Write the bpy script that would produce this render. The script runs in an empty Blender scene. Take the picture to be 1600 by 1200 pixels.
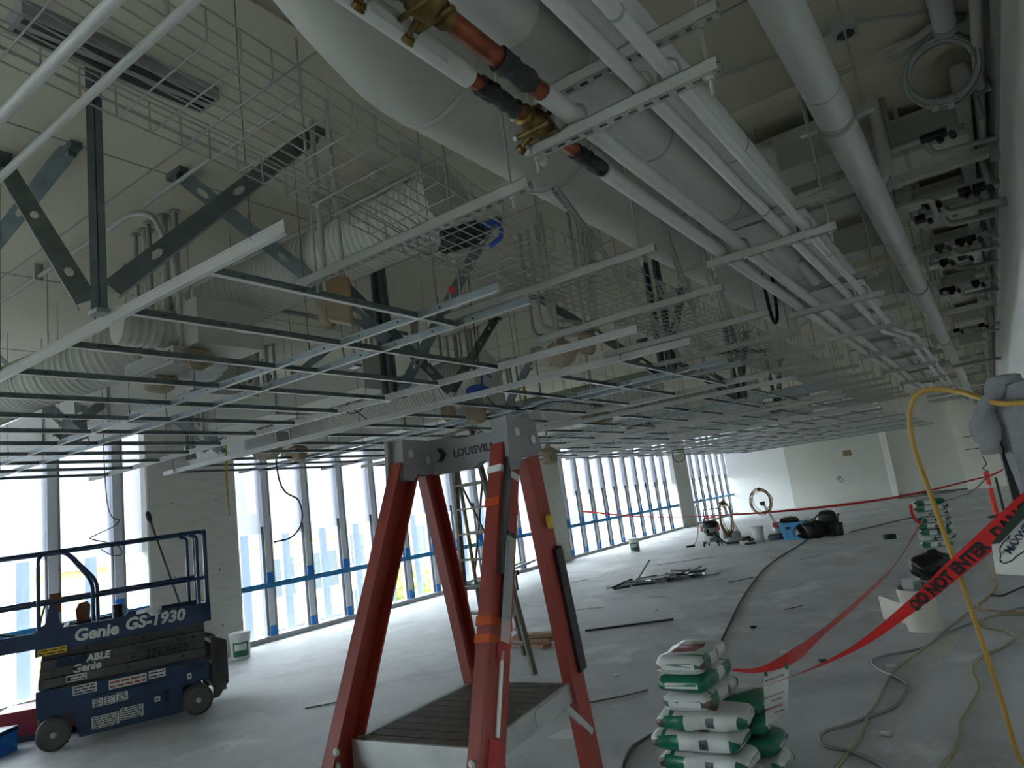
import bpy, math, random
from mathutils import Vector, Matrix
random.seed(11)
scene = bpy.context.scene
C = scene.collection
PI = math.pi

# ------------------------------------------------------------------ camera
def cam_axes(yaw, pitch, roll):
    cy, sy = math.cos(yaw), math.sin(yaw)
    f = Vector((sy*math.cos(pitch), cy*math.cos(pitch), math.sin(pitch)))
    r = Vector((cy, -sy, 0)); u = r.cross(f)
    c, s = math.cos(roll), math.sin(roll)
    return c*r+s*u, -s*r+c*u, f
_r, _u, _f = cam_axes(math.radians(-33.833), math.radians(10.076), math.radians(-7.632))
cd = bpy.data.cameras.new('camera'); cam = bpy.data.objects.new('camera', cd); C.objects.link(cam)
cd.sensor_width = 36.0; cd.lens = 36.0*1081.04/1600.0; cd.clip_start = 0.05; cd.clip_end = 500
cam.matrix_world = Matrix(((_r.x, _u.x, -_f.x, 0), (_r.y, _u.y, -_f.y, 0), (_r.z, _u.z, -_f.z, 1.65), (0, 0, 0, 1)))
scene.camera = cam

# ------------------------------------------------------------------ sky, sun, exposure
w = bpy.data.worlds.new('sky'); scene.world = w; w.use_nodes = True
bg = w.node_tree.nodes['Background']; bg.inputs[0].default_value = (0.935, 0.97, 1.0, 1); bg.inputs[1].default_value = 8.0
sd = bpy.data.lights.new('sun', 'SUN'); sd.energy = 2.5; sd.angle = 0.02; sd.color = (1.0, 0.93, 0.78)
sun = bpy.data.objects.new('sun', sd); C.objects.link(sun)
sun.rotation_euler = Vector((-0.62, 0.25, -0.74)).to_track_quat('-Z', 'Y').to_euler()
vs = scene.view_settings
vs.view_transform = 'Standard'; vs.look = 'None'; vs.exposure = 1.02; vs.gamma = 1.0; vs.use_curve_mapping = False
cy_ = scene.cycles
cy_.max_bounces = 9; cy_.diffuse_bounces = 7; cy_.glossy_bounces = 3; cy_.transmission_bounces = 6; cy_.transparent_max_bounces = 10

# ------------------------------------------------------------------ materials
def lin(c):
    return tuple((x/12.92 if x <= 0.04045 else ((x+0.055)/1.055)**2.4) for x in (v/255.0 for v in c))
MATS = {}
def mat(name, rgb, rough=0.6, metal=0.0, var=0.0, scale=4.0, bump=0.0, bscale=40.0, spec=0.5, rgb2=None, detail=6, stretch=None):
    m = bpy.data.materials.new(name); m.use_nodes = True
    nt = m.node_tree; b = nt.nodes['Principled BSDF']
    col = lin(rgb)
    b.inputs['Base Color'].default_value = (*col, 1); b.inputs['Roughness'].default_value = rough
    b.inputs['Metallic'].default_value = metal; b.inputs['Specular IOR Level'].default_value = spec
    if var or rgb2 or bump:
        tc = nt.nodes.new('ShaderNodeTexCoord'); mp = nt.nodes.new('ShaderNodeMapping')
        nt.links.new(tc.outputs['Object'], mp.inputs[0])
        if stretch: mp.inputs['Scale'].default_value = stretch
    if var or rgb2:
        n = nt.nodes.new('ShaderNodeTexNoise'); n.inputs['Scale'].default_value = scale; n.inputs['Detail'].default_value = detail
        nt.links.new(mp.outputs[0], n.inputs['Vector'])
        cr = nt.nodes.new('ShaderNodeValToRGB')
        lo = lin(rgb2) if rgb2 else tuple(x*(1-var) for x in col)
        hi = col if rgb2 else tuple(min(1, x*(1+var)) for x in col)
        cr.color_ramp.elements[0].position = 0.32; cr.color_ramp.elements[1].position = 0.68
        cr.color_ramp.elements[0].color = (*lo, 1); cr.color_ramp.elements[1].color = (*hi, 1)
        nt.links.new(n.outputs['Fac'], cr.inputs[0]); nt.links.new(cr.outputs[0], b.inputs['Base Color'])
    if bump:
        n2 = nt.nodes.new('ShaderNodeTexNoise'); n2.inputs['Scale'].default_value = bscale; n2.inputs['Detail'].default_value = 4
        nt.links.new(mp.outputs[0], n2.inputs['Vector'])
        bp = nt.nodes.new('ShaderNodeBump'); bp.inputs['Strength'].default_value = bump; bp.inputs['Distance'].default_value = 0.01
        nt.links.new(n2.outputs['Fac'], bp.inputs['Height']); nt.links.new(bp.outputs[0], b.inputs['Normal'])
    MATS[name] = m
    return m
def clear_mat(name, tint, frac, rough=0.05, trans=True):
    # thin sheet: mostly see-through, a little reflection and a little milky body
    m = bpy.data.materials.new(name); m.use_nodes = True; nt = m.node_tree
    for n in list(nt.nodes): nt.nodes.remove(n)
    o = nt.nodes.new('ShaderNodeOutputMaterial'); t = nt.nodes.new('ShaderNodeBsdfTransparent'); t.inputs[0].default_value = (*tint, 1)
    g = nt.nodes.new('ShaderNodeBsdfGlossy'); g.inputs['Roughness'].default_value = rough
    mx = nt.nodes.new('ShaderNodeMixShader'); mx.inputs[0].default_value = frac
    nt.links.new(t.outputs[0], mx.inputs[1]); nt.links.new(g.outputs[0], mx.inputs[2]); nt.links.new(mx.outputs[0], o.inputs[0])
    MATS[name] = m
    return m
def sheet_mat(name, rgb, transl=0.5, clear=0.0):
    m = bpy.data.materials.new(name); m.use_nodes = True; nt = m.node_tree
    for n in list(nt.nodes): nt.nodes.remove(n)
    o = nt.nodes.new('ShaderNodeOutputMaterial'); d = nt.nodes.new('ShaderNodeBsdfDiffuse'); t = nt.nodes.new('ShaderNodeBsdfTranslucent')
    d.inputs[0].default_value = (*lin(rgb), 1); t.inputs[0].default_value = (*lin(rgb), 1)
    mx = nt.nodes.new('ShaderNodeMixShader'); mx.inputs[0].default_value = transl
    nt.links.new(d.outputs[0], mx.inputs[1]); nt.links.new(t.outputs[0], mx.inputs[2])
    tr = nt.nodes.new('ShaderNodeBsdfTransparent'); m2 = nt.nodes.new('ShaderNodeMixShader'); m2.inputs[0].default_value = clear
    nt.links.new(mx.outputs[0], m2.inputs[1]); nt.links.new(tr.outputs[0], m2.inputs[2]); nt.links.new(m2.outputs[0], o.inputs[0])
    MATS[name] = m
    return m

# concrete slab floor: broad stains, pale plaster smears, fine grain
def concrete_floor():
    m = mat('floor_concrete', (186, 188, 190), 0.62, var=0.08, scale=0.55, bump=0.05, bscale=60)
    nt = m.node_tree; b = nt.nodes['Principled BSDF']; base = b.inputs['Base Color'].links[0].from_socket
    mp = [n for n in nt.nodes if n.type == 'MAPPING'][0]
    def noise(scale, lo, hi, stretch=None, det=8):
        n = nt.nodes.new('ShaderNodeTexNoise'); n.inputs['Scale'].default_value = scale; n.inputs['Detail'].default_value = det; n.inputs['Roughness'].default_value = 0.65
        if stretch:
            m2 = nt.nodes.new('ShaderNodeMapping'); m2.inputs['Scale'].default_value = stretch
            nt.links.new(mp.outputs[0], m2.inputs[0]); nt.links.new(m2.outputs[0], n.inputs['Vector'])
        else: nt.links.new(mp.outputs[0], n.inputs['Vector'])
        r = nt.nodes.new('ShaderNodeMapRange'); r.inputs[1].default_value = lo; r.inputs[2].default_value = hi; r.clamp = True
        nt.links.new(n.outputs['Fac'], r.inputs[0]); return r.outputs[0]
    def blend(fac, col, amt, src):
        mu = nt.nodes.new('ShaderNodeMath'); mu.operation = 'MULTIPLY'; mu.inputs[1].default_value = amt; nt.links.new(fac, mu.inputs[0])
        mx = nt.nodes.new('ShaderNodeMix'); mx.data_type = 'RGBA'; nt.links.new(mu.outputs[0], mx.inputs[0])
        nt.links.new(src, mx.inputs[6]); mx.inputs[7].default_value = (*lin(col), 1); return mx.outputs[2]
    s = blend(noise(1.3, 0.48, 0.68), (140, 141, 141), 0.6, base)
    s = blend(noise(5.0, 0.52, 0.8, (1, 0.35, 1)), (160, 163, 165), 0.5, s)
    s = blend(noise(0.9, 0.575, 0.66, (1.3, 1.0, 1), 14), (222, 224, 224), 0.7, s)
    s = blend(noise(28.0, 0.55, 0.8), (120, 120, 118), 0.45, s)
    nt.links.new(s, b.inputs['Base Color'])
    return m
FLOOR = concrete_floor()
SLAB = mat('painted_slab', (186, 183, 162), 0.85, var=0.05, scale=1.2, bump=0.06, bscale=25)
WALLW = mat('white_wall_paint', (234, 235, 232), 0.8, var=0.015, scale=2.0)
WALLG = mat('grey_drywall', (204, 204, 197), 0.85, var=0.03, scale=1.5)  # greyer tone also carries the shade on the far wall panels
WALLC = mat('lit_cream_drywall', (228, 228, 216), 0.85, var=0.03, scale=1.5)  # paler cream carries the extra light on the right-hand far panel
GREYTRIM = mat('mid_grey_trim', (146, 146, 146), 0.6, var=0.05, scale=3)
COLUMN = mat('column_concrete', (188, 187, 180), 0.85, var=0.07, scale=3.0, bump=0.12, bscale=30, stretch=(1, 1, 5))
WHITE = mat('white_overspray_paint', (158, 158, 151), 0.6, var=0.03, scale=6)
WHITE2 = mat('white_pipe_jacket', (182, 183, 178), 0.45, var=0.03, scale=3, bump=0.04, bscale=40)
DUCT = mat('white_painted_duct', (178, 178, 168), 0.5, var=0.04, scale=2)
TEEW = mat('white_tee_face', (182, 182, 178), 0.4)
GALV = mat('galvanised_steel', (150, 160, 163), 0.38, 0.75, var=0.12, scale=9)
GALVD = mat('dark_galvanised_stud', (108, 120, 120), 0.42, 0.7, var=0.2, scale=7)
STEEL = mat('zinc_rod', (170, 172, 170), 0.4, 0.6)
WIRE = mat('hanger_wire_steel', (95, 95, 92), 0.5, 0.4)
BASKET = mat('painted_basket_wire', (150, 150, 144), 0.6)
ALU = mat('aluminium', (172, 174, 172), 0.38, 0.85, var=0.12, scale=12)
ALUD = mat('worn_aluminium', (106, 102, 94), 0.55, 0.6, var=0.25, scale=16, stretch=(6, 1, 1))
COPPER = mat('copper', (138, 78, 56), 0.38, 0.85, var=0.3, scale=22)
BRASS = mat('brass', (112, 94, 54), 0.4, 0.85, var=0.25, scale=25)
BTAPE = mat('black_mastic_wrap', (24, 24, 25), 0.55, bump=0.9, bscale=70)
BLACK = mat('black_plastic', (22, 22, 23), 0.5)
RUBBER = mat('grey_rubber_tyre', (66, 68, 68), 0.8, var=0.15, scale=10)
RED = mat('red_fibreglass', (124, 38, 26), 0.5, var=0.12, scale=14, bump=0.05, bscale=90, stretch=(1, 1, .2))
REDT = mat('red_vinyl_tape', (190, 34, 36), 0.35)
ORTAPE = mat('orange_packing_tape', (176, 74, 34), 0.25)
CAPGREY = mat('grey_moulded_cap', (112, 112, 112), 0.55, bump=0.05, bscale=120)
LIFTB = mat('lift_blue_paint', (20, 50, 86), 0.42, var=0.12, scale=5)
LIFTG = mat('lift_grey_arms', (76, 78, 76), 0.6, var=0.15, scale=6)
DARKG = mat('dark_grey_paint', (58, 60, 60), 0.6, var=0.1, scale=6)
LETTER = mat('white_vinyl_letter', (216, 218, 216), 0.5)
INK = mat('black_ink', (20, 20, 24), 0.6)
NAVY = mat('navy_ink', (22, 24, 60), 0.6)
REDINK = mat('red_ink', (150, 30, 34), 0.6)
STICK = mat('white_sticker', (206, 208, 204), 0.5)
YSTICK = mat('yellow_sticker', (206, 172, 40), 0.5)
TAPEB = mat('blue_masking_tape', (40, 128, 214), 0.6)
RAILB = mat('blue_protective_film', (36, 122, 172), 0.4, var=0.08, scale=6)
MULL = mat('mullion_aluminium', (206, 210, 216), 0.5, 0.0)
GASKET = mat('black_gasket', (34, 34, 36), 0.7)
SILL = mat('sill_aluminium', (160, 164, 166), 0.5, 0.2, var=0.1, scale=6)
GLASS = clear_mat('window_glass', (0.93, 0.97, 0.98), 0.05, 0.02)
FIN = sheet_mat('white_exterior_fin', (196, 205, 222), 0.4)
FILM = sheet_mat('white_protective_film', (140, 140, 148), 0.85, 0.025)
FACADE = mat('pale_stucco', (168, 156, 110), 0.9, var=0.04, scale=0.6)
FACADE2 = mat('cream_siding', (172, 162, 122), 0.9, var=0.04, scale=0.5)
ROOF = mat('grey_shingle', (120, 118, 114), 0.9, var=0.15, scale=3)
WINDK = mat('far_window_glass', (70, 78, 82), 0.5, spec=0.2)
WINFR = mat('far_window_trim', (196, 194, 186), 0.7)
GROUND = mat('street_asphalt', (120, 118, 112), 0.95, var=0.1, scale=0.3)
LEAF = mat('sunlit_foliage', (150, 160, 70), 0.8, rgb2=(96, 116, 44), scale=5)
BARK = mat('tree_bark', (96, 84, 70), 0.9)
KRAFT = mat('kraft_paper', (150, 137, 116), 0.85, var=0.12, scale=9, bump=0.25, bscale=18)
KRAFTD = mat('cardboard', (142, 116, 86), 0.85, var=0.1, scale=8)
YELL = mat('yellow_cord_jacket', (172, 138, 60), 0.5)
YCORD = mat('dusty_yellow_cord', (150, 143, 114), 0.6)
GCORD = mat('grey_cord_jacket', (128, 134, 136), 0.55)
DCORD = mat('dark_dusty_cord', (92, 92, 86), 0.7)
YSTRAP = mat('yellow_strap', (206, 176, 48), 0.6)
PAIL = mat('white_pail_plastic', (214, 216, 212), 0.5, var=0.03, scale=6)
GREEN = mat('green_print', (22, 108, 82), 0.45)
TGREEN = mat('dark_green_tape', (22, 48, 38), 0.35)
BAGPL = mat('black_bin_liner', (16, 16, 18), 0.22, bump=0.5, bscale=14)
BINB = mat('blue_tote_plastic', (78, 150, 196), 0.45)
VACG = mat('vacuum_grey_tank', (158, 160, 158), 0.45)
ORNG = mat('orange_plastic', (214, 84, 44), 0.45)
CONEO = mat('delineator_orange', (226, 62, 46), 0.5)
REFL = mat('reflective_band', (196, 196, 190), 0.3)
FLEECE = mat('grey_fleece', (128, 130, 133), 0.95, var=0.08, scale=30, bump=0.25, bscale=140)
PAPER = mat('white_paper', (214, 216, 214), 0.8, var=0.03, scale=5)
LINO = mat('beige_sheet_vinyl', (196, 190, 178), 0.6, var=0.04, scale=4)
WOODP = mat('plywood_piece', (150, 122, 96), 0.8, var=0.15, scale=6)
PLASTW = clear_mat('clear_plastic_wrap', (0.9, 0.92, 0.92), 0.25, 0.2)
BLUEPL = mat('blue_plastic_wrap', (30, 72, 160), 0.35)
REDBOX = mat('red_tool_box', (150, 36, 38), 0.45)
BRUST = mat('brown_leather', (120, 74, 48), 0.7)
DARKOPEN = mat('opening_dark_board', (106, 98, 88), 0.9, var=0.1, scale=5)

# ------------------------------------------------------------------ mesh helpers
def frame(d, up=Vector((0, 0, 1))):
    d = Vector(d).normalized(); up = Vector(up)
    if abs(d.dot(up.normalized())) > 0.98: up = Vector((0, 1, 0))
    s = up.cross(d).normalized(); u = d.cross(s)
    return d, s, u
class MB:
    def __init__(self): self.v = []; self.f = []; self.m = []; self.cur = 0
    def face(self, ids): self.f.append(tuple(ids)); self.m.append(self.cur)
    def pts(self, ps):
        n = len(self.v); self.v.extend(Vector(p) for p in ps); return n
    def box(self, c, s, R=None):
        hx, hy, hz = s[0]/2, s[1]/2, s[2]/2; c = Vector(c)
        P = [Vector((x, y, z)) for z in (-hz, hz) for y in (-hy, hy) for x in (-hx, hx)]
        if R is not None: P = [R @ p for p in P]
        n = self.pts([c+p for p in P])
        for q in ((0, 2, 3, 1), (4, 5, 7, 6), (0, 1, 5, 4), (2, 6, 7, 3), (0, 4, 6, 2), (1, 3, 7, 5)): self.face([n+i for i in q])
        return self
    def bb(self, x0, x1, y0, y1, z0, z1): return self.box(((x0+x1)/2, (y0+y1)/2, (z0+z1)/2), (x1-x0, y1-y0, z1-z0))
    def beam(self, a, b, wd, ht, up=(0, 0, 1)):
        a, b = Vector(a), Vector(b); d, s, u = frame(b-a, up)
        R = Matrix((d, s, u)).transposed()
        return self.box((a+b)/2, ((b-a).length, wd, ht), R)
    def tube(self, path, r, n=10, cap=True, closed=False):
        P = [Vector(p) for p in path]; k = len(P)
        rs = r if isinstance(r, (list, tuple)) else [r]*k
        t0 = (P[1]-P[0]).normalized(); _, s, u = frame(t0)
        rings = []; pt = t0
        for i in range(k):
            if closed: t = (P[(i+1) % k]-P[i-1]).normalized()
            elif i == 0: t = t0
            elif i == k-1: t = (P[-1]-P[-2]).normalized()
            else:
                t = (P[i+1]-P[i]).normalized()+(P[i]-P[i-1]).normalized()
                t = t.normalized() if t.length > 1e-6 else pt
            q = pt.rotation_difference(t); s = q @ s; u = q @ u; pt = t
            rings.append(self.pts([P[i]+rs[i]*(math.cos(2*PI*j/n)*s+math.sin(2*PI*j/n)*u) for j in range(n)]))
        for i in range(k if closed else k-1):
            a, b = rings[i], rings[(i+1) % k]
            for j in range(n): self.face((a+j, a+(j+1) % n, b+(j+1) % n, b+j))
        if cap and not closed:
            self.face([rings[0]+j for j in reversed(range(n))]); self.face([rings[-1]+j for j in range(n)])
        return self
    def lathe(self, prof, o=(0, 0, 0), axis=(0, 0, 1), n=20, cap=True):
        o = Vector(o); d, s, u = frame(axis, (0, 1, 0) if abs(Vector(axis).normalized().z) > .9 else (0, 0, 1)); rings = []
        for r, h in prof: rings.append(self.pts([o+d*h+max(r, 1e-4)*(math.cos(2*PI*j/n)*s+math.sin(2*PI*j/n)*u) for j in range(n)]))
        for i in range(len(prof)-1):
            a, b = rings[i], rings[i+1]
            for j in range(n): self.face((a+j, a+(j+1) % n, b+(j+1) % n, b+j))
        if cap: self.face([rings[0]+j for j in reversed(range(n))]); self.face([rings[-1]+j for j in range(n)])
        return self
    def prism(self, poly, o, ex, ey, ez, t):
        # polygon in (ex,ey) plane at o, extruded t along ez
        o, ex, ey, ez = Vector(o), Vector(ex), Vector(ey), Vector(ez); k = len(poly)
        a = self.pts([o+ex*x+ey*y for x, y in poly]); b = self.pts([o+ex*x+ey*y+ez*t for x, y in poly])
        self.face([a+i for i in reversed(range(k))]); self.face([b+i for i in range(k)])
        for i in range(k): self.face((a+i, a+(i+1) % k, b+(i+1) % k, b+i))
        return self
    def grid(self, fn, nu, nv, closed_u=False):
        n = self.pts([fn(i/(nu-(0 if closed_u else 1)), j/(nv-1)) for j in range(nv) for i in range(nu)])
        for j in range(nv-1):
            for i in range(nu if closed_u else nu-1):
                i2 = (i+1) % nu; self.face((n+j*nu+i, n+j*nu+i2, n+(j+1)*nu+i2, n+(j+1)*nu+i))
        return self
SPACE = {}
def mesh_from(name, mb, mats, inv=None, smooth=None, off=None):
    me = bpy.data.meshes.new(name)
    vs_ = [inv @ p for p in mb.v] if inv is not None else mb.v
    if off is not None: vs_ = [p-off for p in vs_]
    me.from_pydata([tuple(p) for p in vs_], [], mb.f)
    for m in (mats if isinstance(mats, (list, tuple)) else [mats]): me.materials.append(m)
    if any(mb.m): me.polygons.foreach_set('material_index', mb.m)
    if smooth:
        me.polygons.foreach_set('use_smooth', [True]*len(me.polygons)); me.set_sharp_from_angle(angle=math.radians(smooth))
    me.update(); return me
def tag(o, label=None, cat=None, group=None, kind=None):
    if label: o['label'] = label
    if cat: o['category'] = cat
    if group: o['group'] = group
    if kind: o['kind'] = kind
    return o
def root(name, label, cat, loc, group=None, rotz=0.0, kind=None):
    o = bpy.data.objects.new(name, None); C.objects.link(o); o.empty_display_size = 0.1
    o.location = loc; o.rotation_euler = (0, 0, rotz)
    SPACE[o.name] = (Matrix.Translation(Vector(loc)) @ Matrix.Rotation(rotz, 4, 'Z')).inverted()
    return tag(o, label, cat, group, kind)
def part(name, mb, mats, parent, smooth=None, label=None, local=False, kind=None):
    inv = SPACE.get(parent.name)
    me = mesh_from(name, mb, mats, None if local else inv, smooth)
    o = bpy.data.objects.new(name, me); C.objects.link(o); o.parent = parent; SPACE[o.name] = inv
    return tag(o, label, None, None, kind)
def inst(name, me, parent, loc=(0, 0, 0), rot=(0, 0, 0), label=None):
    # a further piece sharing mesh data; loc given in the parent's space
    o = bpy.data.objects.new(name, me); C.objects.link(o); o.parent = parent; o.location = loc; o.rotation_euler = rot
    if parent is not None: SPACE[o.name] = SPACE.get(parent.name)
    return tag(o, label)
def solo(name, mb, mats, label=None, cat=None, group=None, smooth=None, kind=None):
    xs = [p.x for p in mb.v]; ys = [p.y for p in mb.v]; zs = [p.z for p in mb.v]
    off = Vector(((min(xs)+max(xs))/2, (min(ys)+max(ys))/2, min(zs)))
    me = mesh_from(name, mb, mats, None, smooth, off)
    o = bpy.data.objects.new(name, me); C.objects.link(o); o.location = off
    SPACE[o.name] = Matrix.Translation(off).inverted()
    return tag(o, label, cat, group, kind)
def arc(c, r, a0, a1, n, ex, ey):
    c, ex, ey = Vector(c), Vector(ex), Vector(ey)
    return [c+r*(math.cos(a0+(a1-a0)*i/n)*ex+math.sin(a0+(a1-a0)*i/n)*ey) for i in range(n+1)]
def rounded(path, r, n=5):
    P = [Vector(p) for p in path]; out = [P[0]]
    for i in range(1, len(P)-1):
        a, b, c = P[i-1], P[i], P[i+1]; d1 = (a-b); d2 = (c-b); rr = min(r, d1.length*.49, d2.length*.49)
        p, q = b+d1.normalized()*rr, b+d2.normalized()*rr
        for k in range(n+1):
            t = k/n; out.append((1-t)**2*p+2*t*(1-t)*b+t*t*q)
    return out+[P[-1]]
def spline(pts, n=6):
    P = [Vector(p) for p in pts]; P = [2*P[0]-P[1]]+P+[2*P[-1]-P[-2]]; out = []
    for i in range(1, len(P)-2):
        for k in range(n):
            t = k/n; a, b, c, d = P[i-1], P[i], P[i+1], P[i+2]
            out.append(0.5*((2*b)+(c-a)*t+(2*a-5*b+4*c-d)*t*t+(3*b-a-3*c+d)*t**3))
    return out+[P[-2]]
# lettering: flat meshes made from Blender's own font, all made before the scene fills up
TEXT = {}
def letters(key, body, size=0.1, shear=0.0, bold=0.0, spacing=1.0, align='LEFT'):
    cu = bpy.data.curves.new('lettering', 'FONT'); cu.body = body; cu.size = size; cu.shear = shear; cu.offset = bold; cu.space_character = spacing
    cu.align_x = align; cu.extrude = 0.0004; cu.resolution_u = 3
    o = bpy.data.objects.new('lettering', cu); C.objects.link(o)
    dg = bpy.context.evaluated_depsgraph_get(); me = bpy.data.meshes.new_from_object(o.evaluated_get(dg))
    bpy.data.objects.remove(o); bpy.data.curves.remove(cu); TEXT[key] = me
letters('brand', 'Genie', 0.155, 0.12, 0.006); letters('model', 'GS-1930', 0.155, 0.18, 0.006)
letters('brand2', 'Genie', 0.10, 0.12, 0.004); letters('able', 'ABLE', 0.088, 0.15, 0.004); letters('reli', 'RELI', 0.088, 0.15, 0.004)
letters('phone', '276\u00b78688', 0.105, 0.0, 0.002); letters('hire', 'Equipment Rentals Ltd.', 0.07, 0.0, 0.0); letters('unit', '7234', 0.07, 0.0, 0.002)
letters('louis', 'LOUISVILLE', 0.0315, 0.0, 0.0006, 1.05); letters('rating', '300 lb', 0.014, 0.0, 0.0008)
letters('danger2', 'DO NOT ENTER   DANGER', 0.066, 0.0, 0.003)
letters('maxw', 'MAXWELL', 0.034, 0.0, 0.0012); letters('maxs', 'MAXWELL FLOORS', 0.0135, 0.0, 0.0004)
letters('ppe1', 'PERSONAL PROTECTIVE', 0.0115, 0.0, 0.0002); letters('ppe2', 'EQUIPMENT', 0.0125, 0.0, 0.0002)
letters('ppe3', 'MANDATORY', 0.018, 0.0, 0.0006); letters('ppe4', 'THIS AREA', 0.0125, 0.0, 0.0002)
def put_text(key, m, parent, o, ex, ey, name='lettering', label=None):
    me = TEXT[key].copy(); me.materials.clear(); me.materials.append(m)
    ex, ey = Vector(ex).normalized(), Vector(ey).normalized(); ez = ex.cross(ey)
    M = Matrix(((ex.x, ey.x, ez.x, o[0]), (ex.y, ey.y, ez.y, o[1]), (ex.z, ey.z, ez.z, o[2]), (0, 0, 0, 1)))
    inv = SPACE.get(parent.name)
    me.transform((inv @ M) if inv is not None else M)
    ob = bpy.data.objects.new(name, me); C.objects.link(ob); ob.parent = parent; SPACE[ob.name] = inv
    return tag(ob, label)
# ================================================================== the setting
XW = -10.5          # inner face of the window line
XR = 0.44           # right wall
YF = 33.0           # far wall
YB = -12.0           # behind the camera
ZC = 4.0            # underside of the painted slab
solo('floor', MB().bb(XW-0.4, 3.0, YB, YF+.6, -0.25, 0.0), FLOOR, kind='structure')
ceil = solo('ceiling', MB().bb(XW-0.35, XR+.3, YB, YF+.6, ZC, ZC+0.3), SLAB, kind='structure')
# shallow formwork seams standing proud of the slab and a few drop strips
for i, y in enumerate([0.6, 2.15, 3.4, 4.55, 5.8, 7.0, 8.2, 10.6, 13.0, 15.5]):
    part('seam', MB().bb(XW, XR, y-.006, y+.006, ZC-.004, ZC), GREYTRIM, ceil)
for x in (-8.3, -6.1, -3.9):
    part('seam', MB().bb(x-.006, x+.006, 0.5, 16, ZC-.004, ZC), GREYTRIM, ceil)
for y in (4.52, 9.2, 14.0, 19.5, 25):
    part('drop_strip', MB().bb(-1.2, XR, y-.09, y+.09, ZC-.07, ZC), SLAB, ceil)

wr = root('wall_right', None, None, (XR, 12, 0), kind='structure')
part('drywall', MB().bb(XR, XR+.12, YB, YF, 0, 3.62), WALLW, wr)
part('upper_band', MB().bb(XR-.012, XR+.12, YB, YF, 3.62, ZC), GREYTRIM, wr)  # strip at the wall head, greyer than the board below
part('corner_bead', MB().tube([(XR-.004, YB, 3.63), (XR-.004, YF, 3.63)], .018, 8), GREYTRIM, wr, 60)
# ragged diamond opening cut in the board
part('cut_opening', MB().prism([(0, -.42), (.5, .05), (.2, .55), (-.75, .04)], (XR-.004, 8.9, 1.9), (0, 1, 0), (0, 0, 1), (1, 0, 0), .01), DARKOPEN, wr, label='brown board showing in a ragged cut')

wf = root('wall_far', None, None, (-5, YF, 0), kind='structure')  # panel tones hold the wall's lit and shaded parts, not separate paints
part('drywall_panel', MB().bb(XW-.3, -7.86, YF, YF+.15, 0, ZC), WALLW, wf, label='far wall panel beside the windows, window light put into its white')
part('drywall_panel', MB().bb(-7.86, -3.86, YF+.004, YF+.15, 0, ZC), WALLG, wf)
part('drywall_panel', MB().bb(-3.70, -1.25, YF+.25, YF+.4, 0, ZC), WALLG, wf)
part('corner_trim', MB().bb(-3.92, -3.70, YF-.08, YF+.4, 0, ZC), WALLW, wf)  # window light on this corner is put into its whiter tone
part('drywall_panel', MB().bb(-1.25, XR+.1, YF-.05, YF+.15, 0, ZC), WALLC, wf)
part('wall_plate', MB().bb(-5.45, -5.12, YF-.02, YF+.01, 1.95, 2.2), WOODP, wf, label='small bare patch of board')
for (x, z) in ((-5.9, .95), (-5.8, 1.0)):
    part('loose_wire', MB().tube(spline([(x, YF-.01, z+.05), (x+.05, YF-.1, z+.15), (x+.13, YF-.12, z), (x+.2, YF-.1, z-.12)], 4), .012, 5), BLACK, wf)
for z in (1.55, 2.05):
    part('bracket', MB().bb(-1.0, -.55, YF-.09, YF-.05, z-.015, z+.015), DARKG, wf)
part('loose_wire', MB().tube(spline([(-.5, YF-.06, 1.2), (-.45, YF-.15, .9), (-.6, YF-.15, .75), (-.42, YF-.12, .6)], 4), .02, 5), BLACK, wf)
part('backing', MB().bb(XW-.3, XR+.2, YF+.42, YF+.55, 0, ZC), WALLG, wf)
part('base_track', MB().bb(-3.7, -1.25, YF+.2, YF+.25, 0, .06), DARKG, wf)
wb = solo('wall_back', MB().bb(XW-.3, XR+.1, YB-.15, YB, 0, ZC), WALLW, kind='structure')

# columns
def column(y0, y1, label):
    r = root('concrete_column', label, 'column', (-10.72, (y0+y1)/2, 0))
    part('shaft', MB().bb(-11.05, -10.42, y0, y1, 0, ZC), COLUMN, r)
    part('lit_side', MB().bb(-11.06, -10.44, y0-.012, y0, 0, ZC), WALLG, r)  # face towards the light, its brightness put into a paler skin
    for z in (.7, 1.9, 3.1):
        part('form_joint', MB().bb(-10.424, -10.416, y0, y1, z-.004, z+.004), COLUMN, r)
    for z in (.45, 1.3, 2.4):
        for f in (.25, .75):
            y = y0+(y1-y0)*f
            part('tie_hole', MB().lathe([(.014, 0), (.014, .003)], (-10.421, y, z), (1, 0, 0), 8), DARKG, r)
    return r
column(5.46, 6.92, 'grey board-marked concrete column behind the blue lift')
column(15.95, 17.38, 'middle grey concrete column seen just right of the red ladder')
column(26.08, 27.55, 'farthest grey concrete column with a yellow strap hanging by it')

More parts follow.
